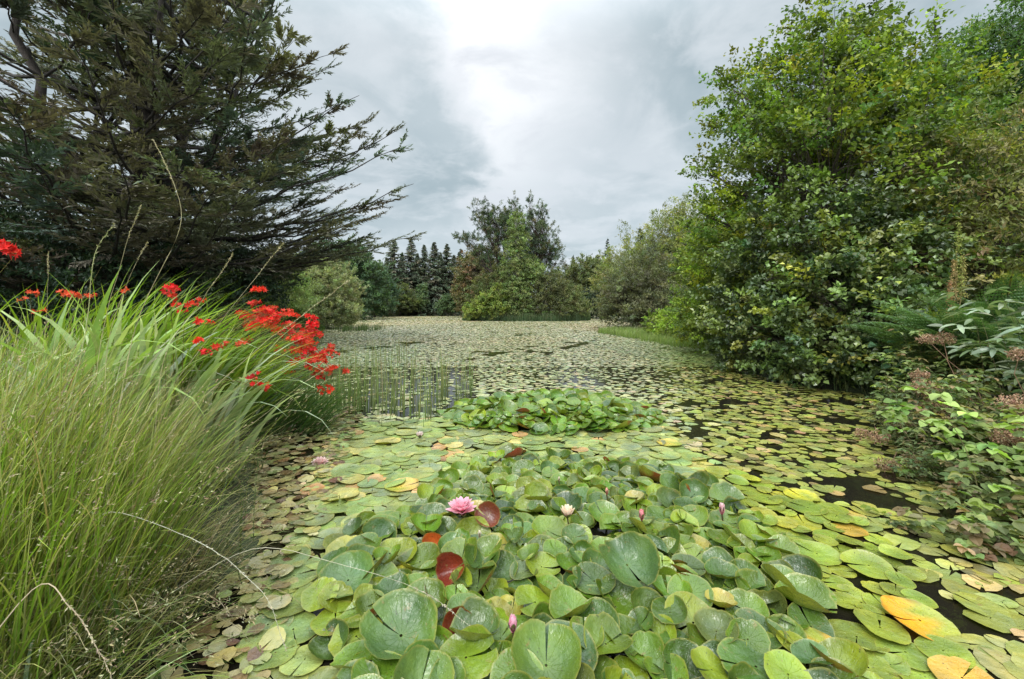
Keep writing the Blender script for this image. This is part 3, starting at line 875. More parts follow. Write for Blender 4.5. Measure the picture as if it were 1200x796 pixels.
# ------------------------------------------------------------------ the island
PINE = [(3, (.048, .078, .046)), (2, (.064, .088, .046)), (1, (.09, .095, .05))]
pk = dict(mat=M_NEEDLE, tufts=True, up=.75, twig=.55, shell=.3, trunk=.22, bark=(.09, .06, .045))
crown_tree('pine_tree', 'pine tree', 'left pine of the island with a shaggy broad crown', gbase(592, 50.5),
           [lobe(562, 245, 50, 1.0, 1, .9), lobe(568, 262, 50, 1.5, 1.3, 1.2), lobe(580, 258, 50.5, 1.5), lobe(577, 280, 50, 1.8, 1.6, 1.3), lobe(592, 270, 50.5, 1.7), lobe(588, 300, 50, 2.0, 1.7, 1.3),
            lobe(567, 300, 50, 1.3, 1.3, .8), lobe(598, 258, 51, 1.0, 1, 1.0), lobe(562, 250, 50, .4, .4, 1.1), lobe(577, 254, 50, .45, .45, .9), lobe(590, 252, 51, .45, .5, .9)],
           520, 26, .34, .055, PINE, 70, **pk)
crown_tree('pine_tree', 'pine tree', 'tallest pine of the island, directly behind the birch', gbase(606, 52),
           [lobe(602, 244, 52, .7, .7, 1.2), lobe(602, 236, 52, .35, .35, .8), lobe(608, 262, 52, 1.5), lobe(612, 285, 51.5, 2.0), lobe(598, 272, 52, 1.4), lobe(618, 310, 51, 2)],
           430, 26, .34, .055, PINE, 71, **pk)
crown_tree('pine_tree', 'pine tree', 'right pine of the island with upturned clumps against the sky', gbase(632, 50),
           [lobe(621, 242, 50, .45, .45, 1.3), lobe(627, 256, 50, 1.0, 1, .9), lobe(634, 243, 50, .7, .7, .35), lobe(639, 253, 50, .6, .6, .35), lobe(651, 285, 49, .45, .5, .9), lobe(626, 270, 50, 1.6), lobe(640, 270, 49.5, 1.2, 1.2, .9), lobe(645, 292, 49, 1.3, 1.2, 1.1),
            lobe(632, 295, 50, 1.9), lobe(652, 308, 49, 1.0, 1, .7), lobe(640, 318, 49, 1.6, 1.4, .9)],
           470, 26, .34, .055, PINE, 72, **pk)
crown_tree('pine_tree', 'pine tree', 'low leaning pine whose bare bough reaches out left over the island', gbase(583, 49),
           [lobe(541, 277, 49, .8, .7, .4), lobe(551, 281, 49, .9, .7, .45), lobe(557, 292, 49, .8, .7, .4), lobe(566, 308, 49, .9, .8, .5)],
           110, 26, .32, .05, PINE, 73, mat=M_NEEDLE, tufts=True, up=.6, twig=.45, shell=.3, trunk=.16, bark=(.05, .036, .03))
crown_tree('birch_tree', 'birch tree', 'slender pale green weeping birch in the middle of the island', gbase(607, 46.5),
           [lobe(606, 262, 46.5, .65, .65, 1.3), lobe(606, 280, 46.5, 1.15, 1.1, 1.3), lobe(605, 300, 46.3, 1.4, 1.3, 1.5), lobe(607, 322, 46, 1.65, 1.5, 1.6), lobe(605, 343, 45.8, 1.8, 1.5, 1.6),
            lobe(608, 358, 45.6, 1.7, 1.3, 1.2), lobe(622, 318, 46, 1.3, 1.2, 1.4)],
           1500, 26, .17, .10, [(3, (.12, .165, .065)), (2, (.095, .14, .055)), (1, (.15, .19, .075))], 74, trunk=.12, twig=.5, up=.15, droop=.35, shell=.3, bark=(.45, .43, .38))
crown_tree('rowan_bush', 'bush', 'bright yellow-green bush on the left tip of the island', gbase(563, 46),
           [lobe(560, 362, 45.2, 1.1, 1.1, .8), lobe(573, 356, 45.4, 1.2, 1.1, 1.1), lobe(585, 350, 45.8, 1.3), lobe(551, 368, 45.3, .7, .7, .5), lobe(583, 364, 44.9, 1.0, 1, .8)],
           560, 26, .19, .10, [(2, (.13, .17, .045)), (1, (.09, .13, .04))], 75, trunk=.06, twig=.4, up=.8, shell=.4)
crown_tree('blackthorn_bush', 'bush', 'wide dull olive bush on the right half of the island', gbase(655, 46.5),
           [lobe(640, 345, 46, 1.8), lobe(660, 348, 46.3, 1.9, 1.7, 1.5), lobe(650, 333, 47, 1.7, 1.5, 1.3), lobe(676, 358, 46.3, 1.2, 1.2, 1.0), lobe(632, 360, 45.4, 1.3, 1.2, .9), lobe(660, 364, 45.4, 1.3, 1.2, .7),
            lobe(683, 365, 46.5, .8, .8, .6)],
           1000, 26, .19, .08, [(3, (.075, .092, .045)), (2, (.095, .112, .05))], 76, trunk=.08, twig=.45, up=.8, shell=.45)
crown_tree('hazel_bush', 'bush', 'mid green bush filling the island behind the yellow-green bush', gbase(580, 49),
           [lobe(572, 340, 48, 1.7), lobe(585, 330, 49, 1.8), lobe(560, 350, 48, 1.4)], 420, 26, .2, .09, [(1, (.07, .10, .04)), (1, (.09, .10, .045))], 77, trunk=.08, twig=.45, up=.7, shell=.4)


def reed_bed(name, label, pts_fn, n, seed, Lr, W, C0, C1, bend=(.05, .5), kind='stuff', seg=5):
    rng = np.random.default_rng(seed)
    root = pts_fn(rng, n)
    mb = MB(); n = len(root)
    blades(mb, root, rng.uniform(0, 2 * pi, n), rng.uniform(*Lr, n), rng.uniform(W * .6, W * 1.2, n), rng.uniform(0, .12, n), rng.uniform(*bend, n),
           pick(rng, n, C0, .15), pick(rng, n, C1, .15), seg, 2, rng)
    o = mb.build(name, M_GRASS, smooth=False)
    return tag(o, label, None, None, kind)


def isle_rim(rng, n):
    a = rng.uniform(0, 2 * pi, n); r = rng.uniform(.93, 1.04, n)
    x = ISLE[0] + np.cos(a) * ISLE[2] * r; y = ISLE[1] + np.sin(a) * ISLE[3] * r
    return np.stack([x, y, np.maximum(ground_z(x, y) - .02, -.05)], 1)


reed_bed('reed_grass', 'fringe of green reeds along the edge of the island', isle_rim, 9000, 80, (.45, 1.0), .035,
         [(1, (.07, .12, .05))], [(1, (.13, .19, .085)), (.4, (.2, .2, .1))])


def far_rim(rng, n):
    x = rng.uniform(-32, 10, n); y = np.zeros(n)
    y = 84.5 - np.abs(x + 10) * .03 + rng.uniform(-1.5, 2.5, n)
    return np.stack([x, y, np.maximum(ground_z(x, y), 0)], 1)


reed_bed('bank_grass', 'strip of green grass along the far bank', far_rim, 9000, 81, (.3, .7), .06, [(1, (.07, .12, .03))], [(1, (.11, .17, .04))])


def right_reeds(rng, n):
    # a grassy tongue running from the right shore out into the pond
    poly = np.array([at(698, 390), at(730, 386), at(790, 385), at(850, 398), at(890, 420), at(840, 411), at(790, 407), at(740, 397)])[:, :2]
    x = rng.uniform(poly[:, 0].min(), poly[:, 0].max(), n * 3); y = rng.uniform(poly[:, 1].min(), poly[:, 1].max(), n * 3)
    k = vec_in(x + .25 * snoise(y * 2, x * 3), y, poly) & (snoise(x * 3, y * 2, 2) > -.8)
    return np.stack([x[k], y[k], np.zeros(k.sum())], 1)[:n]


def vec_in(px, py, poly):
    return seg_dist(px, py, np.array(poly, float))[1]


reed_bed('marsh_grass', 'bright low marsh grass growing out of the water along the right shore', right_reeds, 14000, 82, (.14, .36), .022,
         [(1, (.12, .18, .04))], [(2, (.20, .28, .07)), (1, (.28, .31, .12))], bend=(.1, .9))


def left_reeds(rng, n):
    # thin rushes standing in the open water by the crocosmia
    cen = []
    for (px, py, sx, m) in ((410, 470, 10, .5), (425, 480, 9, .8), (440, 478, 12, 1.1), (462, 482, 11, 1.2), (490, 486, 9, .7), (504, 490, 3, .5), (517, 470, 4, 1.1), (546, 465, 5, .7), (532, 476, 9, .3),
                            (432, 430, 16, 1.2), (462, 425, 12, .9), (415, 440, 14, .8), (484, 450, 12, .6), (448, 455, 16, 1.0)):
        k = int(n * m / 18)
        c = at(px, py)
        cen.append(np.stack([c[0] + rng.normal(0, sx * c[1] / 500, k), c[1] + rng.normal(0, .22 * c[1] / 5, k), np.full(k, -.03)], 1))
    return np.concatenate(cen)


reed_bed('rush_grass', 'thin upright rushes standing in the water right of the red flowers', left_reeds, 850, 83, (.3, .85), .011,
         [(2, (.10, .14, .045)), (1, (.06, .08, .03))], [(2, (.24, .30, .10)), (1, (.34, .29, .14))], bend=(.0, .45))


def left_edge(rng, n):
    t = rng.random(n)
    a = at(372, 384); b = at(330, 470)
    c = at(395, 478)
    p = a[None] * (1 - t)[:, None] ** 1 + b[None] * t[:, None]
    k = int(n * .09)
    p[:, 0] += rng.normal(-.3, .35, n)
    p[:k] = c + rng.normal(0, 1, (k, 3)) * [.22, .25, 0]
    p[:, 2] = np.maximum(ground_z(p[:, 0], p[:, 1]), -.03)
    return p


reed_bed('edge_grass', 'green waterside grass along the left shore', left_edge, 2300, 84, (.3, .75), .012,
         [(1, (.07, .11, .03))], [(2, (.13, .18, .055)), (1, (.2, .19, .09))], bend=(.1, .8))


def far_tufts(rng, n):
    k = []
    for i in range(16):
        px = rng.uniform(392, 448); c = at(px, rng.uniform(385, 389))
        m = n // 16
        k.append(np.stack([c[0] + rng.normal(0, .12, m), c[1] + rng.normal(0, .3, m), np.zeros(m)], 1))
    return np.concatenate(k)


reed_bed('tuft_grass', 'short dark tufts sticking out of the far lily field at left', far_tufts, 380, 85, (.25, .5), .03, [(1, (.07, .11, .04))], [(1, (.10, .14, .05))])

# ------------------------------------------------------------------ lily pads
PAD_T = np.linspace(0, 1, 29)
PAD_R = np.array([0.04, .2, .4, .6, .78, .91, 1.0])


def pad_geo(rng, c, R, yaw, tilt, taz, cup, wave, vfold, curl=0.0, notch=.20, na=28):
    """returns vertices, faces, flat coordinates of one pad"""
    T = np.linspace(0, 1, na + 1)
    no = notch * rng.uniform(.2, 1.0) + .02
    th = no / 2 + T * (2 * pi - no)
    rr = PAD_R[:, None] * np.ones((1, na + 1))
    # rounded lobes beside the notch, slightly longer than broad, uneven rim
    lob = 1 + .07 * np.cos(th) - .05 * np.exp(-((np.minimum(th, 2 * pi - th) - no / 2) / .12) ** 2) + .018 * np.sin(th * 5 + rng.uniform(0, 6)) + .01 * np.sin(th * 11 + rng.uniform(0, 6))
    for _ in range(rng.integers(0, 4)):
        lob = lob - rng.uniform(.04, .16) * np.exp(-((th - rng.uniform(.4, 5.9)) / rng.uniform(.05, .16)) ** 2)
    x = rr * np.cos(th) * lob * 1.03; y = rr * np.sin(th) * lob * .97
    # straight slit: angle shrinks the notch to the stalk
    k1, k2 = rng.integers(2, 4), rng.integers(4, 7)
    f1, f2, f3 = rng.uniform(0, 2 * pi, 3)
    z = cup * (.45 * rr ** 2 + 1.1 * np.clip(rr - .5, 0, 1) ** 1.6 * 1.6 * (1 + .35 * np.sin(th * 2 + f3))) + wave * (rr ** 2.5) * (np.sin(th * k1 + f1) + .5 * np.sin(th * k2 + f2)) + vfold * np.abs(y) * rr
    z = z + .06 * rr ** 2 * np.exp(-((np.minimum(th, 2 * pi - th)) / .5) ** 2) * rng.uniform(-1, 1)
    if curl:
        s = np.clip(np.cos(th - f3), 0, 1) ** 2 * np.clip(rr - .55, 0, 1) ** 1.4
        z = z + curl * s * 2.2
        x = x - curl * s * np.cos(th) * 1.2; y = y - curl * s * np.sin(th) * 1.2
    v = np.stack([x, y, z], -1) * R
    cy, sy = cos(yaw), sin(yaw)
    v = v @ np.array([[cy, sy, 0], [-sy, cy, 0], [0, 0, 1]])
    # tilt about a horizontal axis: taz is the azimuth that rises
    ax = np.array([-sin(taz), cos(taz), 0.]) * -1
    ct, st = cos(tilt), sin(tilt)
    v = v * ct + np.cross(ax, v) * st * -1 * -1 + ax * (v @ ax)[..., None] * (1 - ct)
    v = v + c
    idx = np.arange(len(PAD_R) * (na + 1)).reshape(len(PAD_R), na + 1)
    f = np.stack([idx[:-1, :-1], idx[1:, :-1], idx[1:, 1:], idx[:-1, 1:]], -1).reshape(-1, 4)
    u = np.stack([rr * np.cos(th), rr * np.sin(th)], -1)
    return v.reshape(-1, 3), f, u.reshape(-1, 2)


def in_poly(px, py, poly):
    return seg_dist(np.array([float(px)]), np.array([float(py)]), np.array(poly, float))[1][0]


def proj(p):
    return 600 + p[0] / p[1] * FPX, HOR + (CAM_H - p[2]) / p[1] * FPX


ZONE_A = [(395, 800), (372, 720), (390, 650), (430, 622), (500, 600), (520, 562), (600, 535), (760, 548), (850, 585), (905, 640), (945, 700), (985, 800)]
ZONE_L = [(240, 900), (300, 720), (345, 640), (372, 540), (400, 500), (520, 492), (780, 492), (830, 560), (850, 585), (760, 548), (600, 535), (520, 562), (500, 600), (430, 622), (390, 650), (372, 720), (395, 800), (400, 900)]
ZONE_C = [(985, 800), (945, 700), (905, 640), (850, 585), (820, 545), (880, 560), (960, 590), (1030, 630), (1090, 700), (1130, 800), (1150, 900), (990, 900)]
GREEN = [(4, (.080, .145, .016)), (3, (.050, .100, .018)), (2.0, (.130, .190, .018)), (.8, (.08, .12, .035)), (.6, (.035, .075, .022)), (.25, (.26, .25, .05))]
FLATG = [(3, (.18, .25, .095)), (3, (.225, .28, .11)), (1.5, (.16, .205, .11)), (.6, (.34, .32, .13)), (.3, (.38, .26, .13))]
YELG = [(4, (.185, .24, .040)), (3, (.155, .215, .038)), (1, (.25, .27, .04)), (.25, (.35, .24, .05))]

pads = []     # dict per pad


def scatter(rng, xr, yr, n, rad, ok, existing, k=.62):
    """darts with a minimum spacing"""
    out = []
    for _ in range(n):
        x = rng.uniform(*xr); y = rng.uniform(*yr)
        R = rng.uniform(*rad)
        px, py = proj((x, y, 0))
        if not ok(px, py, x, y): continue
        good = True
        for (ex, ey, eR) in existing:
            if (x - ex) ** 2 + (y - ey) ** 2 < (k * (R + eR)) ** 2: good = False; break
        if good:
            existing.append((x, y, R)); out.append((x, y, R))
    return out


rng = np.random.default_rng(5)
A_ = [(x * 1.0, y) for x, y in ZONE_A] + [(990, 1000), (390, 1000)]
A_ = ZONE_A[:1] + ZONE_A[1:] + [(1010, 950), (395, 950)]
ex = []
# special pads from the photograph: (px, py, z, R, tilt, azimuth that rises, cup, colour, label)
RED, ORANGE, YEL = (.12, .035, .022), (.62, .27, .02), (.45, .38, .03)
SPECIAL = [
    (735, 662, .12, .165, .35, 1.4, .10, (.05, .10, .03), 'big smooth dark green lily pad folded in two, in the middle of the clump', .5),
    (960, 762, .02, .125, .16, 2.2, .0, ORANGE, 'bright orange decaying lily pad by the dark water at lower right', 0),
    (1078, 727, .02, .15, .18, 2.3, .0, ORANGE, 'long orange and yellow decaying lily pad, farthest right of the large ones', 0),
    (940, 582, .015, .13, .05, 1.0, .0, (.42, .40, .035), 'yellow lily pad floating above the green ones at right', 0),
    (470, 570, .01, .15, .02, 1.0, .0, (.50, .36, .12), 'pale orange lily pad lying flat behind the left green pads', 0),
    (785, 520, .01, .14, .02, 1.0, .0, (.42, .34, .08), 'yellowish faded lily pad at the right of the flat pads', 0),
    (572, 607, .09, .09, .75, 1.6, .3, RED, 'dark red upturned lily pad just right of the open pink flower', .3),
    (530, 668, .06, .085, 1.0, 1.3, .4, (.16, .028, .018), 'deep red rolled lily pad in the dark gap left of centre', .8),
    (508, 640, .05, .07, .9, 1.3, .3, (.30, .07, .02), 'small orange-red upturned pad below the open pink flower', .5),
    (535, 735, .05, .075, .8, 1.8, .3, (.15, .035, .02), 'dark red curled lily pad near the lowest pink bud', .5),
    (408, 680, .06, .15, .35, 1.6, .26, (.075, .145, .045), 'cupped green lily pad with olive rim, leftmost of the raised ones', 0),
    (640, 780, .08, .15, .25, 1.6, .1, (.075, .135, .022), 'large green lily pad at the bottom edge near the lowest pink bud', .3),
    (470, 745, .08, .17, .3, 1.9, .08, (.06, .12, .03), 'large deep green lily pad, biggest at the lower left', .35),
    (468, 672, .03, .07, .2, 1.0, .0, YEL, 'small yellow lily pad showing between green ones at left', 0),
]
for (px, py, z, R, tl, ta, cup, c, lab, vf) in SPECIAL:
    p = at(px, py, z)
    R *= .82
    pads.append(dict(c=p, R=R, tilt=tl, taz=ta, cup=cup + .1, wave=.06 if cup < .35 and z > .05 else .03, vf=vf, curl=0, col=c, label=lab, zone='S', yaw=rng.uniform(0, 6.28)))
    ex.append((p[0], p[1], R))
for (x, y, R) in scatter(rng, (-1.2, 2.6), (1.1, 4.1), 26000, (.062, .112), lambda px, py, x, y: in_poly(px, py, A_), ex, .47):
    px, py = proj((x, y, 0))
    z = rng.uniform(.008, .070) * (1 if py > 580 else .55)
    big = rng.random()
    pads.append(dict(c=np.array([x, y, z]), R=R, tilt=min(abs(rng.normal(.24, .22)), .9), taz=rng.normal(pi / 2 + .2, .95), cup=rng.choice([rng.uniform(-.02, .12), rng.uniform(.12, .30), rng.uniform(.05, .2)]), wave=rng.uniform(.03, .085),
                     vf=rng.choice([0, 0, .15, .35, .6]), curl=rng.choice([0, 0, 0, .3, .5]), col=pick(rng, 1, GREEN, .14)[0], label=None, zone='A', yaw=rng.uniform(0, 6.28)))
# the raised mound further out
mc = at(648, 486); mrx, mry = 1.28, .85
ex2 = []
for (x, y, R) in scatter(rng, (mc[0] - 1.4, mc[0] + 1.4), (mc[1] - 1.1, mc[1] + 1.1), 6000, (.07, .115),
                         lambda px, py, x, y: ((x - mc[0]) / mrx) ** 2 + ((y - mc[1]) / mry) ** 2 < 1 + .22 * snoise(x * 6, y * 6, 3), ex2, .38):
    q = math.hypot((x - mc[0]) / mrx, (y - mc[1]) / mry)
    z = .02 + .19 * (1 - q ** 2) * rng.uniform(.45, 1.1) * (1 if x < mc[0] + .8 else .7)
    pads.append(dict(c=np.array([x, y, z]), R=R, tilt=min(abs(rng.normal(.32, .22)), .9), taz=rng.normal(pi / 2, 1.1), cup=rng.uniform(.0, .28), wave=rng.uniform(.02, .07),
                     vf=rng.choice([0, .2, .4]), curl=rng.choice([0, 0, .3]), col=pick(rng, 1, [(3, (.085, .165, .018)), (2, (.055, .12, .020)), (1, (.13, .20, .022))], .15)[0],
                     label=None, zone='G', yaw=rng.uniform(0, 6.28)))
exf = [e for e in ex] + [(mc[0] + cos(t) * mrx * s, mc[1] + sin(t) * mry * s, .12) for t in np.linspace(0, 6.28, 14)[:-1] for s in (.3, .8)]
ex_all = ex + []
for (x, y, R) in scatter(rng, (-1.9, 2.3), (1.05, 5.2), 9000, (.07, .14), lambda px, py, x, y: in_poly(px, py, ZONE_L), exf, .52):
    px, py = proj((x, y, 0))
    pads.append(dict(c=np.array([x, y, rng.uniform(.004, .018)]), R=R, tilt=abs(rng.normal(.03, .03)), taz=rng.uniform(0, 6.28), cup=rng.uniform(-.01, .03), wave=rng.uniform(.004, .022),
                     vf=0, curl=rng.choice([0, 0, 0, 0, .25]), col=pick(rng, 1, FLATG, .12)[0], label=None, zone='L', yaw=rng.uniform(0, 6.28)))
for (x, y, R) in scatter(rng, (.4, 2.9), (1.1, 3.6), 7000, (.05, .125), lambda px, py, x, y: in_poly(px, py, ZONE_C), exf, .60):
    pads.append(dict(c=np.array([x, y, rng.uniform(.004, .03)]), R=R, tilt=abs(rng.normal(.05, .05)), taz=rng.uniform(0, 6.28), cup=rng.uniform(-.01, .05), wave=rng.uniform(.008, .03),
                     vf=0, curl=rng.choice([0, 0, 0, .25]), col=pick(rng, 1, YELG, .12)[0], label=None, zone='C', yaw=rng.uniform(0, 6.28)))

# ------------------------------------------------------------------ water lily flowers


def petal_ring(mb, c, n, L, W, el, col0, col1, rng, az0=0.0, curl=.35):
    """n pointed cupped petals leaning el from upright"""
    for i in range(n):
        a = az0 + i * 2 * pi / n + rng.normal(0, .06)
        h = np.array([cos(a), sin(a), 0]); sd = np.array([-sin(a), cos(a), 0])
        t = np.linspace(0, 1, 7)
        e = el + rng.normal(0, .05)
        ang = e - curl * t
        stp = (L / 6) * (np.sin(ang)[:, None] * h + np.cos(ang)[:, None] * [0, 0, 1.])
        p = c + np.concatenate([[np.zeros(3)], np.cumsum(stp[:-1], 0)])
        w = W * .5 * np.sin(pi * np.clip(t * .9 + .08, 0, 1)) ** .75
        nrm = np.cross(sd, unit(np.gradient(p, axis=0)))
        up = -nrm * (w * .45)[:, None]
        v = np.stack([p - sd * w[:, None] + up, p, p + sd * w[:, None] + up], 1).reshape(-1, 3)
        idx = np.arange(21).reshape(7, 3)
        f = np.concatenate([np.stack([idx[:-1, k], idx[:-1, k + 1], idx[1:, k + 1], idx[1:, k]], -1) for k in (0, 1)])
        cc = np.array(col0) * (1 - t[:, None]) + np.array(col1) * t[:, None]
        mb.add(v, [f], np.repeat(cc * rng.normal(1, .05), 3, 0))


def lily(px, py, z, R, openness, label, base_c, tip_c, green=(.09, .13, .04), seed=0):
    rng = np.random.default_rng(seed + 900)
    p = at(px, py, z)
    p0 = p.copy(); p[2] -= R * .35
    root = thing('water_lily_flower' if openness > .5 else 'water_lily_bud', label, 'flower' if openness > .5 else 'flower bud', (p[0], p[1], 0), 'pink and cream water lily flowers')
    mb = MB()
    if openness > .8:
        petal_ring(mb, p, 9, R * 1.15, R * .62, 1.45, base_c, tip_c, rng, 0, .55)
        petal_ring(mb, p + [0, 0, R * .05], 9, R * 1.05, R * .56, 1.1, base_c, tip_c, rng, .35, .5)
        petal_ring(mb, p + [0, 0, R * .1], 8, R * .92, R * .48, .78, base_c, tip_c, rng, .1, .45)
        petal_ring(mb, p + [0, 0, R * .12], 7, R * .72, R * .38, .5, base_c, tip_c, rng, .5, .4)
    elif openness > .5:
        petal_ring(mb, p, 8, R * 1.3, R * .6, .85, base_c, tip_c, rng, 0, .5)
        petal_ring(mb, p, 8, R * 1.3, R * .5, .6, base_c, tip_c, rng, .4, .4)
        petal_ring(mb, p, 6, R * 1.2, R * .45, .35, base_c, tip_c, rng, .1, .3)
    else:
        petal_ring(mb, p, 6, R * 1.7, R * .8, .42, base_c, tip_c, rng, 0, .62)
        petal_ring(mb, p, 5, R * 1.65, R * .7, .25, base_c, tip_c, rng, .5, .4)
    mb.build('petals', M_PETAL, root, origin=(p[0], p[1], 0))
    sp = MB()
    petal_ring(sp, p - [0, 0, R * .06], 4, R * (1.1 if openness > .5 else 1.35), R * .55, 1.5 if openness > .8 else (.95 if openness > .5 else .55), (.14, .10, .04) if openness > .5 else (.22, .07, .05), green, rng, .2, .45)
    sp.build('sepals', M_GLOSSY, root, origin=(p[0], p[1], 0))
    if openness > .5:
        st = MB()
        n = 40
        a = rng.uniform(0, 2 * pi, n); rr = rng.uniform(0, R * .28, n)
        b0 = p + np.stack([np.cos(a) * rr * .5, np.sin(a) * rr * .5, np.full(n, R * .1)], 1)
        b1 = p + np.stack([np.cos(a) * rr, np.sin(a) * rr, R * (.42 + .1 * rng.random(n))], 1)
        tubes(st, curve(b0, b1, 3), np.tile([.0022, .002, .001], (n, 1)), (.75, .45, .05), 4)
        st.build('stamens', M_PETAL, root, origin=(p[0], p[1], 0))
    sm = MB()
    tubes(sm, curve([[p[0] + .03, p[1] + .03, -.05]], [p], 6, .0), np.full((1, 6), .005), (.12, .10, .04), 6)
    sm.build('stem', M_GLOSSY, root, origin=(p[0], p[1], 0))
    return (label, p0)


PK0, PK1 = (.80, .28, .36), (.86, .52, .60)
lily(541, 594, .16, .085, 1.0, 'fully open pink water lily standing above the green pads', PK0, PK1, seed=1)
lily(665, 603, .15, .055, .7, 'half-open cream water lily with pink base', (.8, .42, .42), (.86, .80, .58), seed=2)
lily(752, 607, .14, .036, .2, 'closed pink bud right of the cream water lily', (.72, .18, .22), (.80, .38, .40), seed=3)
lily(846, 600, .10, .04, .3, 'pink and white bud, rightmost of the water lilies', (.72, .16, .24), (.85, .66, .66), seed=4)
lily(601, 737, .15, .036, .2, 'lowest pink bud, nearest the bottom of the photo', (.80, .25, .38), (.85, .52, .62), seed=5)
lily(375, 541, .03, .066, .9, 'pale blush water lily lying on the flat pads at left', (.80, .50, .46), (.84, .66, .62), seed=6)
lily(711, 578, .13, .026, .2, 'tiny upright pink bud behind the others', (.72, .20, .18), (.80, .50, .38), seed=7)
lily(492, 511, .04, .05, .7, 'small whitish half-open water lily among the far flat pads', (.75, .55, .52), (.82, .74, .68), seed=8)
lily(655, 563, .12, .02, .2, 'tiny cream bud at the back of the raised pads', (.7, .6, .4), (.8, .75, .55), seed=9)
lily(562, 628, .12, .022, .2, 'tiny cream bud under the open pink flower', (.7, .6, .45), (.82, .78, .6), seed=10)

# ---- split the pads into single things and the remainder
LAND = [('the open pink water lily', at(541, 594, .1)), ('the half-open cream water lily', at(665, 603, .1)), ('the closed pink bud', at(752, 607, .1)),
        ('the rightmost pink and white bud', at(846, 600, .1)), ('the lowest pink bud', at(601, 737, .1)), ('the pale blush water lily at left', at(375, 541)),
        ('the whitish far water lily', at(492, 511)), ('the big folded dark pad', at(735, 662, .1)), ('the bright orange pad', at(960, 762)), ('the long orange pad', at(1078, 727)),
        ('the yellow pad at right', at(940, 582)), ('the pale orange pad at left', at(470, 570)), ('the leftmost cupped pad', at(408, 680)), ('the deep red rolled pad', at(530, 668)), ('the red pad beside the open lily', at(572, 607)), ('the large pad at the bottom edge', at(640, 780)), ('the tiny far pink bud', at(711, 578)), ('the small yellow pad', at(468, 672)), ('the faded yellowish pad', at(785, 520)), ('the big lower left pad', at(470, 745))]
ORD = ['nearest', 'second', 'third', 'fourth', 'fifth', 'sixth', 'seventh', 'eighth', 'ninth', 'tenth', 'eleventh', 'twelfth', 'thirteenth', 'fourteenth', 'fifteenth', 'sixteenth', 'seventeenth', 'eighteenth', 'nineteenth', 'twentieth', 'twenty-first', 'twenty-second', 'twenty-third', 'twenty-fourth', 'twenty-fifth']
MOUND = at(648, 480, .1)
LOOK = {'A': 'raised green lily pad', 'L': 'flat pale lily pad', 'C': 'yellow-green lily pad', 'G': 'bright green pad of the far mound'}
pads.sort(key=lambda q: -(q['R'] / q['c'][1]) - (10 if q['label'] else 0))
single, rest = pads[:300], pads[300:]
groups = {}
for q in single:
    if q['label']: continue
    if q['zone'] == 'G':
        dx, dy = q['c'][0] - MOUND[0], q['c'][1] - MOUND[1]
        side = ('left' if dx < -.45 else 'right' if dx > .45 else 'middle') + (' front' if dy < -.1 else ' back' if dy > .25 else ' centre')
        q['key'] = ('G', side); q['rank'] = q['c'][0]
    else:
        ds = [np.hypot(*(q['c'][:2] - l[1][:2])) for l in LAND]
        k = int(np.argmin(ds)); v = q['c'][:2] - LAND[k][1][:2]
        d_ = ('right of' if v[0] > 0 else 'left of') if abs(v[0]) > abs(v[1]) else ('behind' if v[1] > 0 else 'in front of')
        q['key'] = (q['zone'], d_ + ' ' + LAND[k][0]); q['rank'] = ds[k]
    groups.setdefault(q['key'], []).append(q)
for key, lst in groups.items():
    lst.sort(key=lambda q: q['rank'])
    for i, q in enumerate(lst):
        o_ = ORD[min(i, 24)]
        if key[0] == 'G':
            q['label'] = f"green pad in the {key[1]} of the far mound, {o_ if i else 'first'} from left"
        else:
            q['label'] = f"{LOOK[key[0]]}, {o_} one {key[1]}"
GROUPN = {'A': 'raised green lily pads', 'L': 'flat pale lily pads', 'C': 'yellow-green lily pads at right', 'G': 'lily pads of the far mound', 'S': 'raised green lily pads'}
rng = np.random.default_rng(8)


def add_pad(mb, q, small=False):
    v, f, u = pad_geo(rng, q['c'], q['R'], q['yaw'], q['tilt'], q['taz'], q['cup'], q['wave'], q['vf'], q['curl'], na=28 if not small else 18)
    v[:, 2] = np.maximum(v[:, 2], .003 + .002 * rng.random())
    c = np.tile(np.array(q['col'], float), (len(v), 1))
    if q['col'][0] > .4 and q['zone'] == 'S':       # decaying: still green on one side, brown at the rim
        w = np.clip(.5 + .9 * u[:, :1] + .35 * np.sin(u[:, 1:2] * 7 + 1), 0, 1)
        c = c * w + np.array([.24, .28, .045]) * (1 - w)
        c = c * (1 - .5 * np.clip((np.hypot(u[:, :1], u[:, 1:2]) - .8) / .2, 0, 1) * (np.sin(u[:, :1] * 9) > 0))
    else:
        c = c * (1 + .16 * np.sin(u[:, :1] * 3 + q['yaw'] * 4)) * (1 + np.array([.18, .05, -.1]) * np.clip(np.hypot(u[:, :1], u[:, 1:2]) * 1.5 - .8, 0, 1))
    mb.add(v, [f], c, u)


for q in single:
    o_ = (q['c'][0], q['c'][1], 0)
    tall = q['c'][2] > .05
    mb = MB(); add_pad(mb, q)
    if tall:
        root = thing('lily_pad', q['label'], 'lily pad', o_, GROUPN[q['zone']])
        mb.build('blade', M_PAD, root, origin=o_)
        st = MB(); b = q['c'] + [rng.normal(0, .04), rng.normal(.03, .04), 0]; b[2] = -.05
        tubes(st, curve([b], [q['c'] + [0, 0, -.002]], 5, 0, rng, .02), np.full((1, 5), .004), (.13, .11, .035), 5)
        st.build('stalk', M_GLOSSY, root, origin=o_)
    else:
        o = mb.build('lily_pad', M_PAD, origin=o_)
        tag(o, q['label'], 'lily pad', GROUPN[q['zone']])
mb = MB()
for q in rest: add_pad(mb, q)
tag(mb.build('lily_leaves', M_PAD), 'remaining lily pads crowded between the larger ones', None, None, 'stuff')


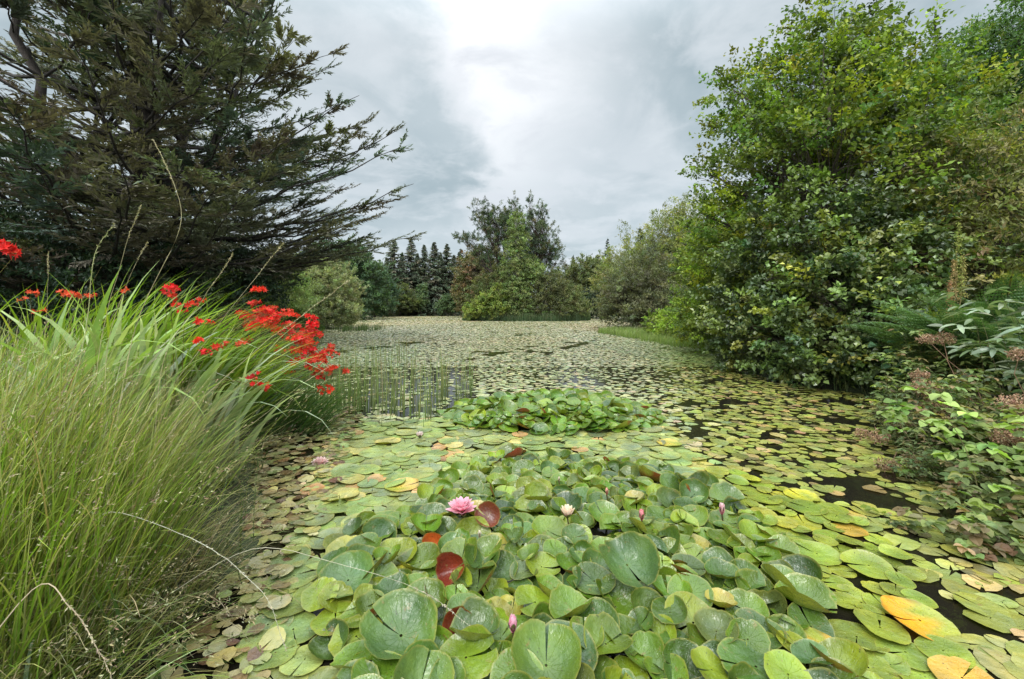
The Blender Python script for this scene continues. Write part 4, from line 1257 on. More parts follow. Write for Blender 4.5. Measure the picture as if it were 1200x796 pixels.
def pad_field(name, label, pts, R, C, rng, tilt, na=11, lift=.012):
    """many small flat pads in one mesh"""
    n = len(pts)
    th = np.linspace(.12, 2 * pi - .12, na)
    yaw = rng.uniform(0, 2 * pi, n)
    T = th[None] + yaw[:, None]
    el = rng.uniform(.82, 1.1, n)
    rr = R[:, None] * (1 + .05 * np.sin(th[None] * 3 + yaw[:, None] * 5))
    x = np.cos(T) * rr; y = np.sin(T) * rr * el[:, None]
    ta = rng.uniform(0, 2 * pi, n); tl = np.abs(rng.normal(0, tilt, n))
    w = rng.uniform(0, .10, n)[:, None] * R[:, None] * np.sin(th[None] * 2 + yaw[:, None] * 3) + rng.uniform(-.03, .08, n)[:, None] * R[:, None]
    z = (x * np.cos(ta)[:, None] + y * np.sin(ta)[:, None]) * np.tan(tl)[:, None] + w
    z0 = rng.uniform(.003, lift, n)
    ring = np.stack([pts[:, 0, None] + x, pts[:, 1, None] + y, np.maximum(z0[:, None] + z, .0015 + z0[:, None] * .2)], -1)
    cen = np.stack([pts[:, 0], pts[:, 1], z0], -1)[:, None]
    v = np.concatenate([cen, ring], 1)
    b = (np.arange(n) * (na + 1))[:, None]
    k = np.arange(1, na)
    f = np.stack([np.broadcast_to(b, (n, na - 1)), b + k, b + k + 1], -1).reshape(-1, 3)
    mb = MB(); mb.add(v.reshape(-1, 3), [f], np.repeat(C, na + 1, 0))
    o = mb.build(name, M_SMALLPAD)
    return tag(o, label, None, None, 'stuff')


def vec_in(px, py, poly):
    return seg_dist(px, py, np.array(poly, float))[1]


def small_fields():
    rng = np.random.default_rng(21)
    NEAR = [ZONE_A + [], ZONE_L, ZONE_C]

    def candidates(x0, x1, y0, y1, sp):
        nx = int((x1 - x0) / sp); ny = int((y1 - y0) / (sp * .87))
        gx, gy = np.meshgrid(np.arange(nx) * sp + x0, np.arange(ny) * sp * .87 + y0)
        gx = gx + (np.arange(ny) % 2)[:, None] * sp / 2
        gx = gx.ravel() + rng.normal(0, sp * .24, gx.size); gy = gy.ravel() + rng.normal(0, sp * .24, gy.size)
        return gx, gy

    def common(x, y):
        px = 600 + x / y * FPX; py = HOR + CAM_H / y * FPX
        s = shore(x, y)
        ok = (s < .05) & (px > -80) & (px < 1280) & (py < 860)
        return px, py, s, ok
    # --- near and middle: small pads on the right, drift on the left
    x, y = candidates(-3.4, 7, 1.15, 9.5, .100)
    px, py, s, ok = common(x, y)
    big = vec_in(px, py, ZONE_A) | vec_in(px, py, ZONE_C) | vec_in(px, py, ZONE_L)
    mound = ((x - mc[0]) / 1.2) ** 2 + ((y - mc[1]) / .8) ** 2 < 1
    left = (px < 420 - (py - 480) * .35) & (py > 470)
    gap = snoise(x * 2.6, y * 2.6, 3) + .5 * snoise(x * 7, y * 7, 1)
    reedwater = (px > 375) & (px < 560) & (py > 425) & (py < 488)
    reed2 = (px > 620) & (px < 800) & (py > 425) & (py < 452)
    keep = ok & ~big & ~mound & ~left & (gap > np.where(px > 800, -.62, -1.2)) & (rng.random(len(x)) < .9)
    keep &= ~(reedwater & (rng.random(len(x)) < .6)) & ~(reed2 & (rng.random(len(x)) < .35))
    x, y, px, py = x[keep], y[keep], px[keep], py[keep]
    n = len(x)
    warm = np.clip((px - 700) / 200, 0, 1)
    C = pick(rng, n, [(3, (.24, .265, .075)), (3, (.20, .225, .07)), (1.4, (.30, .29, .12)), (.5, (.34, .25, .13)), (.5, (.13, .12, .06))], .16)
    pale = pick(rng, n, [(3, (.30, .33, .20)), (2, (.24, .28, .16)), (1, (.36, .33, .22))], .16)
    w = (warm + rng.normal(0, .15, n))[:, None]
    C = np.where(w > .5, C, pale)
    R = rng.uniform(.028, .078, n) * np.clip(1.15 - (y - 2) * .05, .8, 1.15)
    pad_field('floating_leaves', 'small yellow-green floating leaves scattered over the dark water', np.stack([x, y], 1), R, C, rng, .05)
    # --- the drift of rotting leaves at the left edge
    x, y = candidates(-3.4, -.4, 1.1, 6.2, .052)
    px, py, s, ok = common(x, y)
    leftz = (px < 425 - (py - 480) * .35) & (py > 462)
    keep = ok & leftz & (rng.random(len(x)) < .88) & (snoise(x * 5, y * 5, 9) > -.75)
    x, y, px = x[keep], y[keep], px[keep]
    n = len(x)
    C = pick(rng, n, [(3, (.27, .25, .13)), (2, (.22, .18, .10)), (2, (.24, .26, .11)), (1, (.12, .07, .045)), (.7, (.38, .34, .22))], .2)
    pad_field('drifted_leaves', 'brownish drift of small rotting leaves against the left bank', np.stack([x, y], 1), rng.uniform(.016, .052, n), C, rng, .14, lift=.03)
    # --- the open pond: pale pads to the far shore
    X, Y, RR = [], [], []
    for (y0, y1, sp, r) in ((9.5, 16, .105, .058), (16, 26, .13, .073), (26, 42, .18, .10), (42, 85, .28, .165)):
        x, y = candidates(-min(45, y1 * .62), min(22, y1 * .55), y0, y1, sp)
        s = shore(x, y)
        g = snoise(x * .9, y * .45, 4) + .6 * snoise(x * 3.1, y * 2.0, 8)
        g = g + .5 * snoise(x * 6, y * 4, 2)
        k = (s < .1) & (g > (-1.0 if y0 > 20 else -.82)) & (rng.random(len(x)) < .94)
        X.append(x[k]); Y.append(y[k]); RR.append(np.full(k.sum(), r) * rng.uniform(.7, 1.2, k.sum()))
    x, y, R = map(np.concatenate, (X, Y, RR)); n = len(x)
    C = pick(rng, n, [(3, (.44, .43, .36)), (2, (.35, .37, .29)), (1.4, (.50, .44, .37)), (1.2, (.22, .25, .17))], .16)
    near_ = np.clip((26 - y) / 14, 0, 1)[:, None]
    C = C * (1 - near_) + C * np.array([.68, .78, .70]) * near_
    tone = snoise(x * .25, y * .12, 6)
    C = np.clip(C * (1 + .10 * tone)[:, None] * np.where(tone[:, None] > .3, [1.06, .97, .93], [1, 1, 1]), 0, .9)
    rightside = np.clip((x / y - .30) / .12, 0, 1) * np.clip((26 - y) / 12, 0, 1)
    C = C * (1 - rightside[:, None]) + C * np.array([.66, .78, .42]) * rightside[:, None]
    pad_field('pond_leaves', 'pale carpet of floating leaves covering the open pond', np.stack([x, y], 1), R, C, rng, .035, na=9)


small_fields()

# ------------------------------------------------------------------ left bank: grass tussocks, iris, crocosmia


def tussock(label, cx, cy, rx, ry, n, seed, Lr, azc, azs, c0, c1, lean=(.02, .35), bend=(.3, 1.3), W=.0042, stems=()):
    rng = np.random.default_rng(seed)
    base = (cx, cy, float(ground_z(cx, cy)))
    root = thing('grass_tussock', label, 'grass tussock', base, 'grass tussocks on the left bank')
    a = rng.uniform(0, 2 * pi, n); r = np.sqrt(rng.random(n))
    x = cx + np.cos(a) * r * rx; y = cy + np.sin(a) * r * ry
    P = np.stack([x, y, ground_z(x, y) - .02], 1)
    out = np.arctan2(np.sin(a) * ry, np.cos(a) * rx)
    az = np.where(rng.random(n) < .55, rng.normal(azc, azs, n), out + rng.normal(0, .5, n))
    mb = MB()
    L = rng.uniform(*Lr, n)
    ab = (rng.uniform(*lean, n) * (0.4 + r) + np.abs(rng.normal(0, .07, n)), rng.uniform(*bend, n)); C_0 = pick(rng, n, c0, .22); C_1 = pick(rng, n, c1, .25)
    blades(mb, P, az, L, rng.uniform(W * .45, W * 1.4, n), *ab, C_0, C_1, 8, 1.7, rng)
    # straw of last year
    ns = n // 14
    blades(mb, P[:ns], az[:ns] + rng.normal(0, .3, ns), L[:ns] * rng.uniform(.9, 1.3, ns), np.full(ns, W * .42), rng.uniform(.1, .7, ns), rng.uniform(.0, .5, ns),
           pick(rng, ns, [(1, (.32, .26, .13))], .15), pick(rng, ns, [(2, (.50, .43, .26)), (1, (.38, .28, .16))], .15), 8, 1.5, rng)
    pth = blades(MB(), P, az, L, np.full(n, .003), *ab, C_0, C_1, 8, 1.7, None)
    mb.build('blades', M_GRASS, root, origin=base, smooth=False)
    # loose seed panicles on every tenth blade
    hb = MB(); k = np.where(rng.random(n) < .10)[0]
    j = np.repeat(k, 18); m = len(j)
    u = rng.uniform(5.2, 7.99, m); i0 = u.astype(int); f = (u - i0)[:, None]
    q = pth[j, i0] * (1 - f) + pth[j, i0 + 1] * f + rng.normal(0, .007, (m, 3))
    leaf_kites(hb, q, unit(pth[j, i0 + 1] - pth[j, i0]) + rng.normal(0, .5, (m, 3)), rng.normal(0, 1, (m, 3)), rng.uniform(.008, .018, m), .004,
               pick(rng, m, [(2, (.36, .29, .17)), (1, (.26, .18, .12)), (1, (.42, .38, .24))], .15))
    hb.build('seed_panicles', M_DRY, root, origin=base, smooth=False)
    return root


TG0 = [(3, (.23, .31, .03)), (2, (.15, .24, .03)), (1, (.26, .24, .08)), (.6, (.05, .08, .02))]
TG1 = [(3, (.27, .35, .06)), (2, (.36, .33, .14)), (2, (.16, .25, .04)), (1, (.45, .40, .23)), (.5, (.07, .10, .03))]
DRY0 = [(2, (.14, .17, .04)), (1, (.22, .18, .08)), (.5, (.06, .06, .03))]
DRY1 = [(2, (.21, .23, .09)), (2, (.36, .30, .17)), (1, (.15, .2, .07)), (.6, (.20, .12, .07))]
tussock('nearest tall grass tussock, bright green at its foot', -1.9, 1.5, .5, .45, 2300, 201, (.6, 1.08), .1, .9, TG0, TG1, bend=(.1, 1.5), W=.0068)
tussock('fine-leaved grass tussock arching over the water at lower left', -1.55, 1.6, .26, .4, 1000, 202, (.3, .68), -.05, .6, DRY0, DRY1, lean=(.2, .7), bend=(.5, 1.9), W=.005)
tussock('reddish seeding grass tussock behind the nearest one', -2.35, 2.15, .55, .42, 2100, 203, (.4, .92), .15, .9, TG0, DRY1, bend=(.2, 1.5), W=.007)
tussock('greyish grass tussock drooping into the pond below the crocosmia', -2.35, 2.75, .33, .45, 1300, 204, (.3, .66), -.1, .5, DRY0, DRY1, lean=(.3, .9), bend=(.5, 1.7), W=.007)
tussock('grass tussock at the left edge beside the iris leaves', -3.3, 2.8, .75, .6, 1600, 205, (.5, .98), .1, 1.1, TG0, TG1, bend=(.2, 1.5), W=.008)
tussock('low dark tussock in the bottom left corner', -1.55, 1.12, .36, .28, 900, 206, (.25, .55), -.1, .9, DRY0, TG1, lean=(.1, .7), bend=(.5, 1.8), W=.006)


def seed_stem(label, foot, pts, th, seed, head=.3, twigs=0, col=(.42, .36, .20)):
    """a dry flowering stem through the given points"""
    rng = np.random.default_rng(seed)
    P = np.array([foot] + list(pts))
    t = np.linspace(0, len(P) - 1, 26)
    i = np.minimum(t.astype(int), len(P) - 2); f = t - i
    Pm = P[np.maximum(i - 1, 0)]; P0 = P[i]; P1 = P[i + 1]; P2 = P[np.minimum(i + 2, len(P) - 1)]
    f = f[:, None]
    C = .5 * ((2 * P0) + (-Pm + P1) * f + (2 * Pm - 5 * P0 + 4 * P1 - P2) * f ** 2 + (-Pm + 3 * P0 - 3 * P1 + P2) * f ** 3)
    root = thing('seeding_grass', label, 'dry grass', tuple(P[0]), 'tall dry grass stems on the left bank')
    root['kind'] = 'thing'
    mb = MB(); C = C + np.cumsum(rng.normal(0, .0022, C.shape), 0) * np.linspace(0, 1, 26)[:, None]
    tubes(mb, C[None], (th * .55 * np.linspace(1, .4, 26))[None], col, 5)
    mb.build('stalk', M_DRY, root, origin=P[0])
    n = 90
    hb = MB()
    u = rng.uniform(1 - head, 1, n); k = np.minimum((u * 25).astype(int), 24)
    p = C[k] + (C[k + 1] - C[k]) * (u * 25 - k)[:, None]
    td = unit(C[k + 1] - C[k])
    leaf_kites(hb, p, unit(td + rng.normal(0, .35, (n, 3))), rng.normal(0, 1, (n, 3)), rng.uniform(.006, .015, n), .0032, pick(rng, n, [(1, col), (1, (.42, .36, .24))], .15))
    hb.build('seed_head', M_DRY, root, origin=P[0], smooth=False)


seed_stem('tallest bent grass stem curving over the cypress trunk', (-1.75, 1.8, .3), [pos(150, 420, 2.0), pos(175, 345, 2.0), pos(212, 268, 2.0), pos(205, 215, 2.0), pos(181, 163, 2.0)], .0036, 1, .2)
seed_stem('thick pale seeding stem leaning right, left of the trunk', (-1.95, 1.7, .3), [pos(95, 420, 1.9), pos(112, 305, 1.9), pos(138, 268, 1.9)], .0045, 2, .45, col=(.35, .36, .16))
seed_stem('straight pale stem in front of the cypress trunk', (-2.0, 2.0, .3), [pos(115, 420, 2.1), pos(140, 318, 2.1), pos(167, 241, 2.1)], .003, 3, .2)
seed_stem('second straight stem beside the one at the trunk', (-1.9, 2.0, .3), [pos(125, 420, 2.1), pos(150, 330, 2.1), pos(171, 282, 2.1)], .003, 4, .2)
seed_stem('stem reaching up right of the cypress trunk', (-1.6, 1.9, .3), [pos(190, 430, 2.1), pos(240, 350, 2.1), pos(277, 294, 2.1)], .003, 5, .25)
seed_stem('long thin stem leaning right to the red flowers top', (-1.5, 1.6, .3), [pos(130, 560, 1.8), pos(245, 395, 1.9), pos(331, 288, 2.0)], .0026, 6, .15)
seed_stem('longest arching stem reaching over the pond to the willow', (-1.5, 1.4, .25), [pos(190, 520, 1.7), pos(300, 410, 1.8), pos(345, 377, 1.9), pos(412, 325, 2.0)], .0026, 7, .3)
seed_stem('fallen white stem curving down onto the lily pads', (-1.5, 1.5, .5), [pos(130, 600, 1.5), pos(212, 625, 1.5), pos(270, 655, 1.5), pos(315, 700, 1.5), pos(334, 760, 1.5)], .003, 8, .6, col=(.5, .47, .36))
seed_stem('brown seeding stem in the bottom left corner', (-1.35, 1.0, .35), [pos(40, 690, 1.15), pos(85, 715, 1.15), pos(115, 752, 1.15), pos(140, 800, 1.15)], .0035, 9, .6, col=(.42, .33, .22))
seed_stem('thin stem lying across the raised green pads', (-1.2, 1.5, .3), [pos(300, 642, 1.55), pos(400, 660, 1.6), pos(500, 690, 1.65), pos(566, 735, 1.65)], .002, 10, .3, col=(.5, .45, .33))
seed_stem('thin upright stem at the far left', (-2.3, 2.0, .3), [pos(50, 420, 2.2), pos(57, 330, 2.2), pos(57, 297, 2.2)], .002, 11, .3)
seed_stem('low crossing stem sweeping towards the rushes', (-1.8, 2.2, .3), [pos(190, 560, 2.4), pos(290, 500, 2.6), pos(345, 455, 2.8), pos(390, 425, 3.0)], .0024, 12, .2)


def sword_plant(name, cat, label, cx, cy, rx, ry, n, seed, Lr, W, azc, azs, c0, c1, lean, bend, group=None, belly=.45):
    rng = np.random.default_rng(seed)
    base = (cx, cy, float(ground_z(cx, cy)))
    root = thing(name, label, cat, base, group)
    a = rng.uniform(0, 2 * pi, n); r = np.sqrt(rng.random(n))
    x = cx + np.cos(a) * r * rx; y = cy + np.sin(a) * r * ry
    P = np.stack([x, y, ground_z(x, y) - .02], 1)
    mb = MB()
    blades(mb, P, rng.normal(azc, azs, n), rng.uniform(*Lr, n), rng.uniform(W * .6, W * 1.25, n), rng.uniform(*lean, n), rng.uniform(*bend, n), pick(rng, n, c0, .12), pick(rng, n, c1, .14), 9, 1.8, rng,
           tipw=.02, belly=belly, twist=1.3)
    mb.build('leaves', M_GRASS, root, origin=base, smooth=False)
    return root, base


CR0 = [(3, (.12, .20, .03)), (2, (.09, .16, .03))]
CR1 = [(3, (.27, .38, .035)), (2, (.17, .28, .035)), (1, (.42, .48, .08))]
croc1, cb1 = sword_plant('crocosmia_plant', 'crocosmia', 'big crocosmia clump with sword leaves bending right, thick with red flowers', -3.05, 3.7, .55, .5, 620, 301, (1.05, 1.6), .027, -.12, .4, CR0, CR1,
                         (.2, .75), (.7, 1.5), 'red crocosmia clumps')
croc2, cb2 = sword_plant('crocosmia_plant', 'crocosmia', 'dark leaved crocosmia hanging low over the water', -2.65, 4.6, .5, .5, 300, 302, (.7, 1.15), .022, -.1, .4,
                         [(1, (.05, .10, .03))], [(2, (.07, .13, .035)), (1, (.12, .19, .04))], (.4, 1.0), (.5, 1.2), 'red crocosmia clumps')
croc3, cb3 = sword_plant('crocosmia_plant', 'crocosmia', 'crocosmia behind the iris leaves at the left with a few orange-red flowers', -3.6, 3.6, .6, .5, 150, 303, (.9, 1.4), .03, .3, 1.2, CR0, CR1,
                         (.05, .4), (.4, 1.3), 'red crocosmia clumps')
iris, ib = sword_plant('iris_plant', 'iris', 'broad pale iris leaves folded over at the top left of the grass', -2.5, 2.45, .5, .3, 50, 304, (1.05, 1.5), .05, .2, 1.6,
                       [(1, (.16, .24, .06))], [(2, (.30, .42, .12)), (1, (.44, .50, .26))], (.0, .3), (.8, 3.0))
iris2, ib2 = sword_plant('iris_plant', 'iris', 'grey-white broad leaves between the iris and the crocosmia', -2.45, 3.0, .5, .3, 70, 305, (1.05, 1.42), .05, .0, 1.2,
                         [(1, (.14, .19, .10))], [(2, (.42, .47, .33)), (1, (.30, .38, .18))], (.05, .5), (.8, 2.6))


def flower_spray(parent, base, foot, tgt, n, seed, red=(.62, .022, .016), size=.03, length=.2, dirn=(1, 0, .25)):
    """an arching stem whose end carries two rows of small trumpets"""
    rng = np.random.default_rng(seed)
    foot = np.array(foot, float); tgt = np.array(tgt, float)
    dv = unit(np.array(dirn, float) + rng.normal(0, .22, 3))
    st = tgt - dv * length * .5
    t = np.linspace(0, 1, 14)[:, None]
    ctrl = np.array([foot[0] * .55 + st[0] * .45, foot[1] * .55 + st[1] * .45, max(st[2], foot[2]) + .12])
    C = (1 - t) ** 2 * foot + 2 * t * (1 - t) * ctrl + t ** 2 * st
    C = np.concatenate([C, st + dv * length * np.linspace(.1, 1, 6)[:, None]])
    fb = MB()
    for i in range(n):
        u = (i + .5) / n
        c = st + dv * length * u
        sidev = unit(np.cross(dv, [0, 0, 1.])) * (1 if i % 2 else -1)
        od = unit(sidev * .7 + np.array([0, 0, 1.]) * rng.uniform(.1, 1) + dv * .35 + rng.normal(0, .35, 3))
        sc = size * (1.15 - .6 * u) * rng.uniform(.8, 1.2)
        c1 = c + od * sc * .9
        a1 = unit(np.cross(od, [.3, .2, 1.])); a2 = np.cross(od, a1)
        if u > .85:   # unopened tips
            leaf_kites(fb, c[None], od[None], a1[None], sc, sc * .35, np.array([red]) * .9)
            continue
        th = np.arange(6) * pi / 3 + rng.uniform(0, 1)
        rad = np.cos(th)[:, None] * a1 + np.sin(th)[:, None] * a2
        leaf_kites(fb, np.tile(c1, (6, 1)) , rad * .85 + od * .6, np.tile(od, (6, 1)) - rad * .5, sc * .95, sc * .42, np.clip(np.tile(np.array(red) * rng.normal(1, .12), (6, 1)) * rng.normal(1, .08, (6, 1)), 0, 1))
        tubes(fb, np.array([[c, c1]]), np.array([[sc * .05, sc * .12]]), np.array(red) * 1.0 + [0.05, .03, 0], 4)
    o = fb.build('flower_spray', M_PETAL, parent, origin=base, smooth=False)
    sb = MB(); tubes(sb, C[None], np.linspace(.0028, .0012, len(C))[None], (.13, .10, .035), 4)
    sb.build('flower_stem', M_DRY, o, origin=(0, 0, 0))
    for ch in o.children: ch.location = (-np.array(base)).tolist()
    return o


rngf = np.random.default_rng(44)
FL = []
# dense drift of flowers running down to the right
path = [(286, 364), (300, 370), (314, 378), (328, 384), (342, 392), (354, 400), (366, 408), (380, 412)]
for i in range(56):
    u = rngf.random() ** .9 * (len(path) - 1.001); k = int(u); f = u - k
    px = path[k][0] * (1 - f) + path[k + 1][0] * f + rngf.normal(0, 5)
    py = path[k][1] * (1 - f) + path[k + 1][1] * f + rngf.normal(3, 14)
    FL.append((px, py, rngf.uniform(3.6, 4.6), 11, croc1, cb1))
for (px, py, d, n) in ((288, 371, 4, 12), (318, 362, 4.2, 10), (325, 372, 4.2, 10), (350, 425, 4.2, 9), (377, 436, 4.2, 12), (391, 433, 4.2, 10), (375, 460, 4.2, 5), (386, 459, 4.2, 5), (404, 438, 4.2, 4),
                       (388, 408, 4.3, 6), (297, 443, 2.9, 9), (306, 452, 2.9, 8), (312, 456, 2.9, 6), (232, 401, 2.6, 10), (258, 407, 2.7, 8), (240, 415, 2.6, 8), (238, 380, 2.7, 8), (283, 404, 3.0, 6), (374, 444, 4.2, 6)):
    FL.append((px, py, d, n, croc1 if px > 240 else croc2, cb1 if px > 240 else cb2))
for (px, py, d, n) in ((202, 340, 2.7, 18), (200, 348, 2.7, 10), (230, 355, 2.8, 10), (207, 358, 3.3, 6), (215, 366, 3.3, 5), (90, 347, 3.0, 12), (80, 346, 3.0, 10), (40, 345, 3.1, 6), (145, 342, 3.1, 4), (45, 365, 3.1, 4), (27, 352, 3.1, 4), (106, 348, 3, 5)):
    FL.append((px, py, d, n, croc3, cb3))
for i, (px, py, d, n, par, bs) in enumerate(FL):
    tg = pos(px, py, d)
    ft = np.array([bs[0] + rngf.normal(0, .3), bs[1] + rngf.normal(0, .25), bs[2]])
    if par is croc3: ft = np.array([tg[0] - rngf.uniform(0, .3), tg[1] + rngf.uniform(0, .4), .3])
    orange = (px < 160 and px > 10 and py > 330) or (px in (283,))
    flower_spray(par, bs, ft, tg, n, 500 + i, red=(.68, .09, .03) if orange else (rngf.uniform(.5, .74), rngf.uniform(.015, .05), .018), size=rngf.uniform(.034, .046) if d > 3.4 else .027, length=.13 if n > 7 else .07, dirn=(1, rngf.normal(0, .5), rngf.uniform(-.2, .4)))
nr, nb_ = sword_plant('crocosmia_plant', 'crocosmia', 'closest crocosmia, its single red flower spray entering at the left edge', -3.0, 2.0, .25, .2, 40, 310, (.8, 1.25), .028, .4, 1.5, CR0, CR1, (.0, .35), (.3, 1.2), 'red crocosmia clumps')
flower_spray(nr, nb_, (-3.0, 2.0, .3), pos(4, 294, 1.95), 22, 560, size=.036, length=.12, dirn=(1, -.2, -.25))

# ------------------------------------------------------------------ right bank: ferns, meadowsweet, bramble, dock, rhododendron


def fern(label, base, n, seed, Lr, azc, azs, col, group='bracken ferns on the right bank'):
    rng = np.random.default_rng(seed)
    base = np.array(base, float)
    root = thing('bracken_fern', label, 'fern', tuple(base), group)
    mb = MB()
    az = rng.normal(azc, azs, n); L = rng.uniform(*Lr, n)
    a0 = rng.uniform(.15, .6, n); a1 = rng.uniform(.7, 1.4, n)
    t = np.linspace(0, 1, 27)
    for i in range(n):
        ang = a0[i] + a1[i] * t ** 1.2
        h = np.array([cos(az[i]), sin(az[i]), 0]); sd = np.array([-sin(az[i]), cos(az[i]), 0])
        stp = L[i] / 26 * (np.sin(ang)[:, None] * h + np.cos(ang)[:, None] * [0, 0, 1.])
        p = base + rng.normal(0, .1, 3) * [1, 1, 0] + np.cumsum(stp, 0)
        tubes(mb, p[None], (.004 * np.linspace(1, .3, 27))[None], (.10, .12, .04), 4)
        T = unit(np.gradient(p, axis=0)); Nn = np.cross(sd, T) * -1
        c = np.array(col) * rng.normal(1, .15)
        for s in (-1, 1):
            k = np.arange(5, 27)
            u = (k - 5) / 22
            pl = L[i] * .30 * (1 - u) ** .8 * np.minimum(1, .55 + u * 3)
            pd = unit(sd * s + T[k] * .45 - np.array([0, 0, .15]))
            # pinnules along each pinna
            m = 11
            q = np.linspace(.05, 1, m)
            for s2 in (-1, 1):
                P = p[k][:, None] + pd[:, None] * (pl[:, None] * q[None])[..., None]
                P[..., 2] -= (pl[:, None] * q[None] ** 2) * .18
                D = unit(pd[:, None] * .5 + T[k][:, None] * s2 + 0 * P)
                W = pl[:, None] * .17 * (1.1 - q[None])
                leaf_kites(mb, P.reshape(-1, 3), D.reshape(-1, 3), (np.broadcast_to(Nn[k][:, None], P.shape) + rng.normal(0, .2, P.shape)).reshape(-1, 3),
                           np.maximum(W, .006).ravel() * 1.5, np.maximum(pl[:, None] * .085 + 0 * q[None], .004).ravel(), np.clip(np.tile(c, (P.shape[0] * m, 1)) * rng.normal(1, .1, (P.shape[0] * m, 1)), 0, 1))
    mb.build('fronds', M_LEAF, root, origin=base, smooth=False)


fern('tall light green bracken at the right edge', pos(1165, 470, 4.9), 16, 601, (1.1, 1.8), 2.6, 1.2, (.085, .145, .06))
fern('bracken arching left above the dead seed heads', pos(1125, 450, 5.4), 12, 602, (.9, 1.5), 3.0, .9, (.085, .14, .055))
fern('dark bracken hanging over the water under the alder', pos(1065, 440, 6.2), 10, 603, (.8, 1.3), 3.2, .6, (.055, .10, .05))
fern('bracken behind the others beside the sallow', pos(1190, 430, 5.6), 12, 604, (1.0, 1.7), 2.4, 1.4, (.08, .14, .055))


def herb(name, cat, label, base, n_st, seed, H, az, spread, leaf, width, cols, per=26, full=True, stem=(.10, .09, .04), lean=(.1, .9), group=None, mat=None, compound=True):
    """a leafy herb: leaning stems with leaves in small fans of three to five"""
    rng = np.random.default_rng(seed)
    base = np.array(base, float)
    root = thing(name, label, cat, tuple(base), group)
    n = n_st
    a = rng.normal(az, spread, n); L = rng.uniform(H * .55, H * 1.1, n)
    a0 = rng.uniform(0, .35, n); a1 = rng.uniform(*lean, n)
    S = 10; t = np.linspace(0, 1, S)
    ang = a0[:, None] + a1[:, None] * t ** 1.4
    h = np.stack([np.cos(a), np.sin(a), np.zeros(n)], 1)
    stp = (L / (S - 1))[:, None, None] * (np.sin(ang)[..., None] * h[:, None] + np.cos(ang)[..., None] * np.array([0, 0, 1.]))
    r0 = rng.normal(0, 1, (n, 3)) * [H * .22, H * .22, 0]
    p = base + r0[:, None] + np.concatenate([np.zeros((n, 1, 3)), np.cumsum(stp[:, :-1], 1)], 1)
    sb = MB(); tubes(sb, p, .0045 * np.linspace(1, .3, S)[None] * np.ones((n, 1)), stem, 4)
    sb.build('stems', M_DRY, root, origin=base)
    j = np.repeat(np.arange(n), per); m = len(j)
    u = rng.uniform(.12, .999, m) * (S - 1); k = u.astype(int); f = (u - k)[:, None]
    q = p[j, k] * (1 - f) + p[j, np.minimum(k + 1, S - 1)] * f
    oa = rng.uniform(0, 2 * pi, m)
    od = np.stack([np.cos(oa), np.sin(oa), rng.uniform(-.1, .6, m)], 1)
    pet = rng.uniform(.6, 1.6, m) * leaf
    q = q + unit(od) * pet[:, None]
    cc = pick(rng, m, cols, .2)
    lb = MB(); fn = leaf_full if full else leaf_kites
    offs = (-1.1, 0, 1.1) if compound else (0,)
    for o_ in offs:
        ca, sa = np.cos(oa + o_), np.sin(oa + o_)
        dd = np.stack([ca, sa, rng.uniform(-.45, .25, m)], 1)
        nn = np.array([0, 0, 1.]) + rng.normal(0, .3, (m, 3))
        fn(lb, q, dd, nn, leaf * rng.uniform(.7, 1.2, m) * (1 if o_ == 0 else .85), width * rng.uniform(.8, 1.2, m), np.clip(cc * rng.normal(1, .1, (m, 1)), 0, 1))
    lb.build('leaves', mat or M_LEAF, root, origin=base, smooth=False)
    return p


HB = [(3, (.17, .21, .065)), (2, (.13, .17, .06)), (1.3, (.24, .26, .085)), (1.0, (.26, .19, .09)), (.5, (.09, .10, .04))]
herb('meadowsweet_plant', 'meadowsweet', 'leafy meadowsweet below the ferns at the right bank', pos(1110, 520, 4.3), 26, 611, .85, 2.8, 1.3, .065, .032, HB, per=34)
herb('meadowsweet_plant', 'meadowsweet', 'meadowsweet spreading at the right edge, level with the pads', pos(1180, 560, 3.6), 30, 612, .85, 2.9, 1.2, .06, .03, HB, per=36)
herb('meadowsweet_plant', 'meadowsweet', 'dark meadowsweet leaves nearest the bottom of the right bank', pos(1210, 660, 2.75), 24, 613, .62, 2.9, 1.0, .07, .042,
     [(2, (.17, .20, .07)), (1, (.12, .15, .05)), (1, (.25, .20, .10))])
herb('bramble_bush', 'bramble', 'bramble shoots with pale green leaves leaning out over the pads', pos(1175, 610, 2.95), 9, 614, 1.0, 3.1, .5, .085, .06,
     [(2, (.26, .34, .09)), (1, (.18, .25, .07))], per=14, lean=(.8, 1.7), stem=(.16, .14, .06))
herb('willowherb_plant', 'willowherb', 'narrow-leaved willowherb trailing into the water in front of the alder', pos(1065, 505, 4.6), 22, 615, .6, 3.0, 1.0, .09, .02,
     [(2, (.10, .135, .06)), (1, (.16, .15, .07))], per=22, lean=(.6, 1.5), compound=True, full=False)
herb('willowherb_plant', 'willowherb', 'green willowherb among the brown seed heads', pos(1130, 475, 4.9), 22, 616, .9, 3.0, 1.1, .10, .03, HB, per=24, full=False)
herb('bindweed_plant', 'bindweed', 'round-leaved creeper between the alder and the seed heads', pos(1085, 455, 5.6), 14, 617, .8, 3.0, 1.2, .10, .09,
     [(1, (.06, .12, .055))], per=10, lean=(.3, 1.2), compound=False)
herb('nettle_patch', 'nettle', 'dark nettles at the foot of the ferns', pos(1200, 500, 4.8), 30, 618, 1.2, 3.0, 1.4, .10, .055, [(1, (.05, .085, .04)), (1, (.07, .11, .045))])
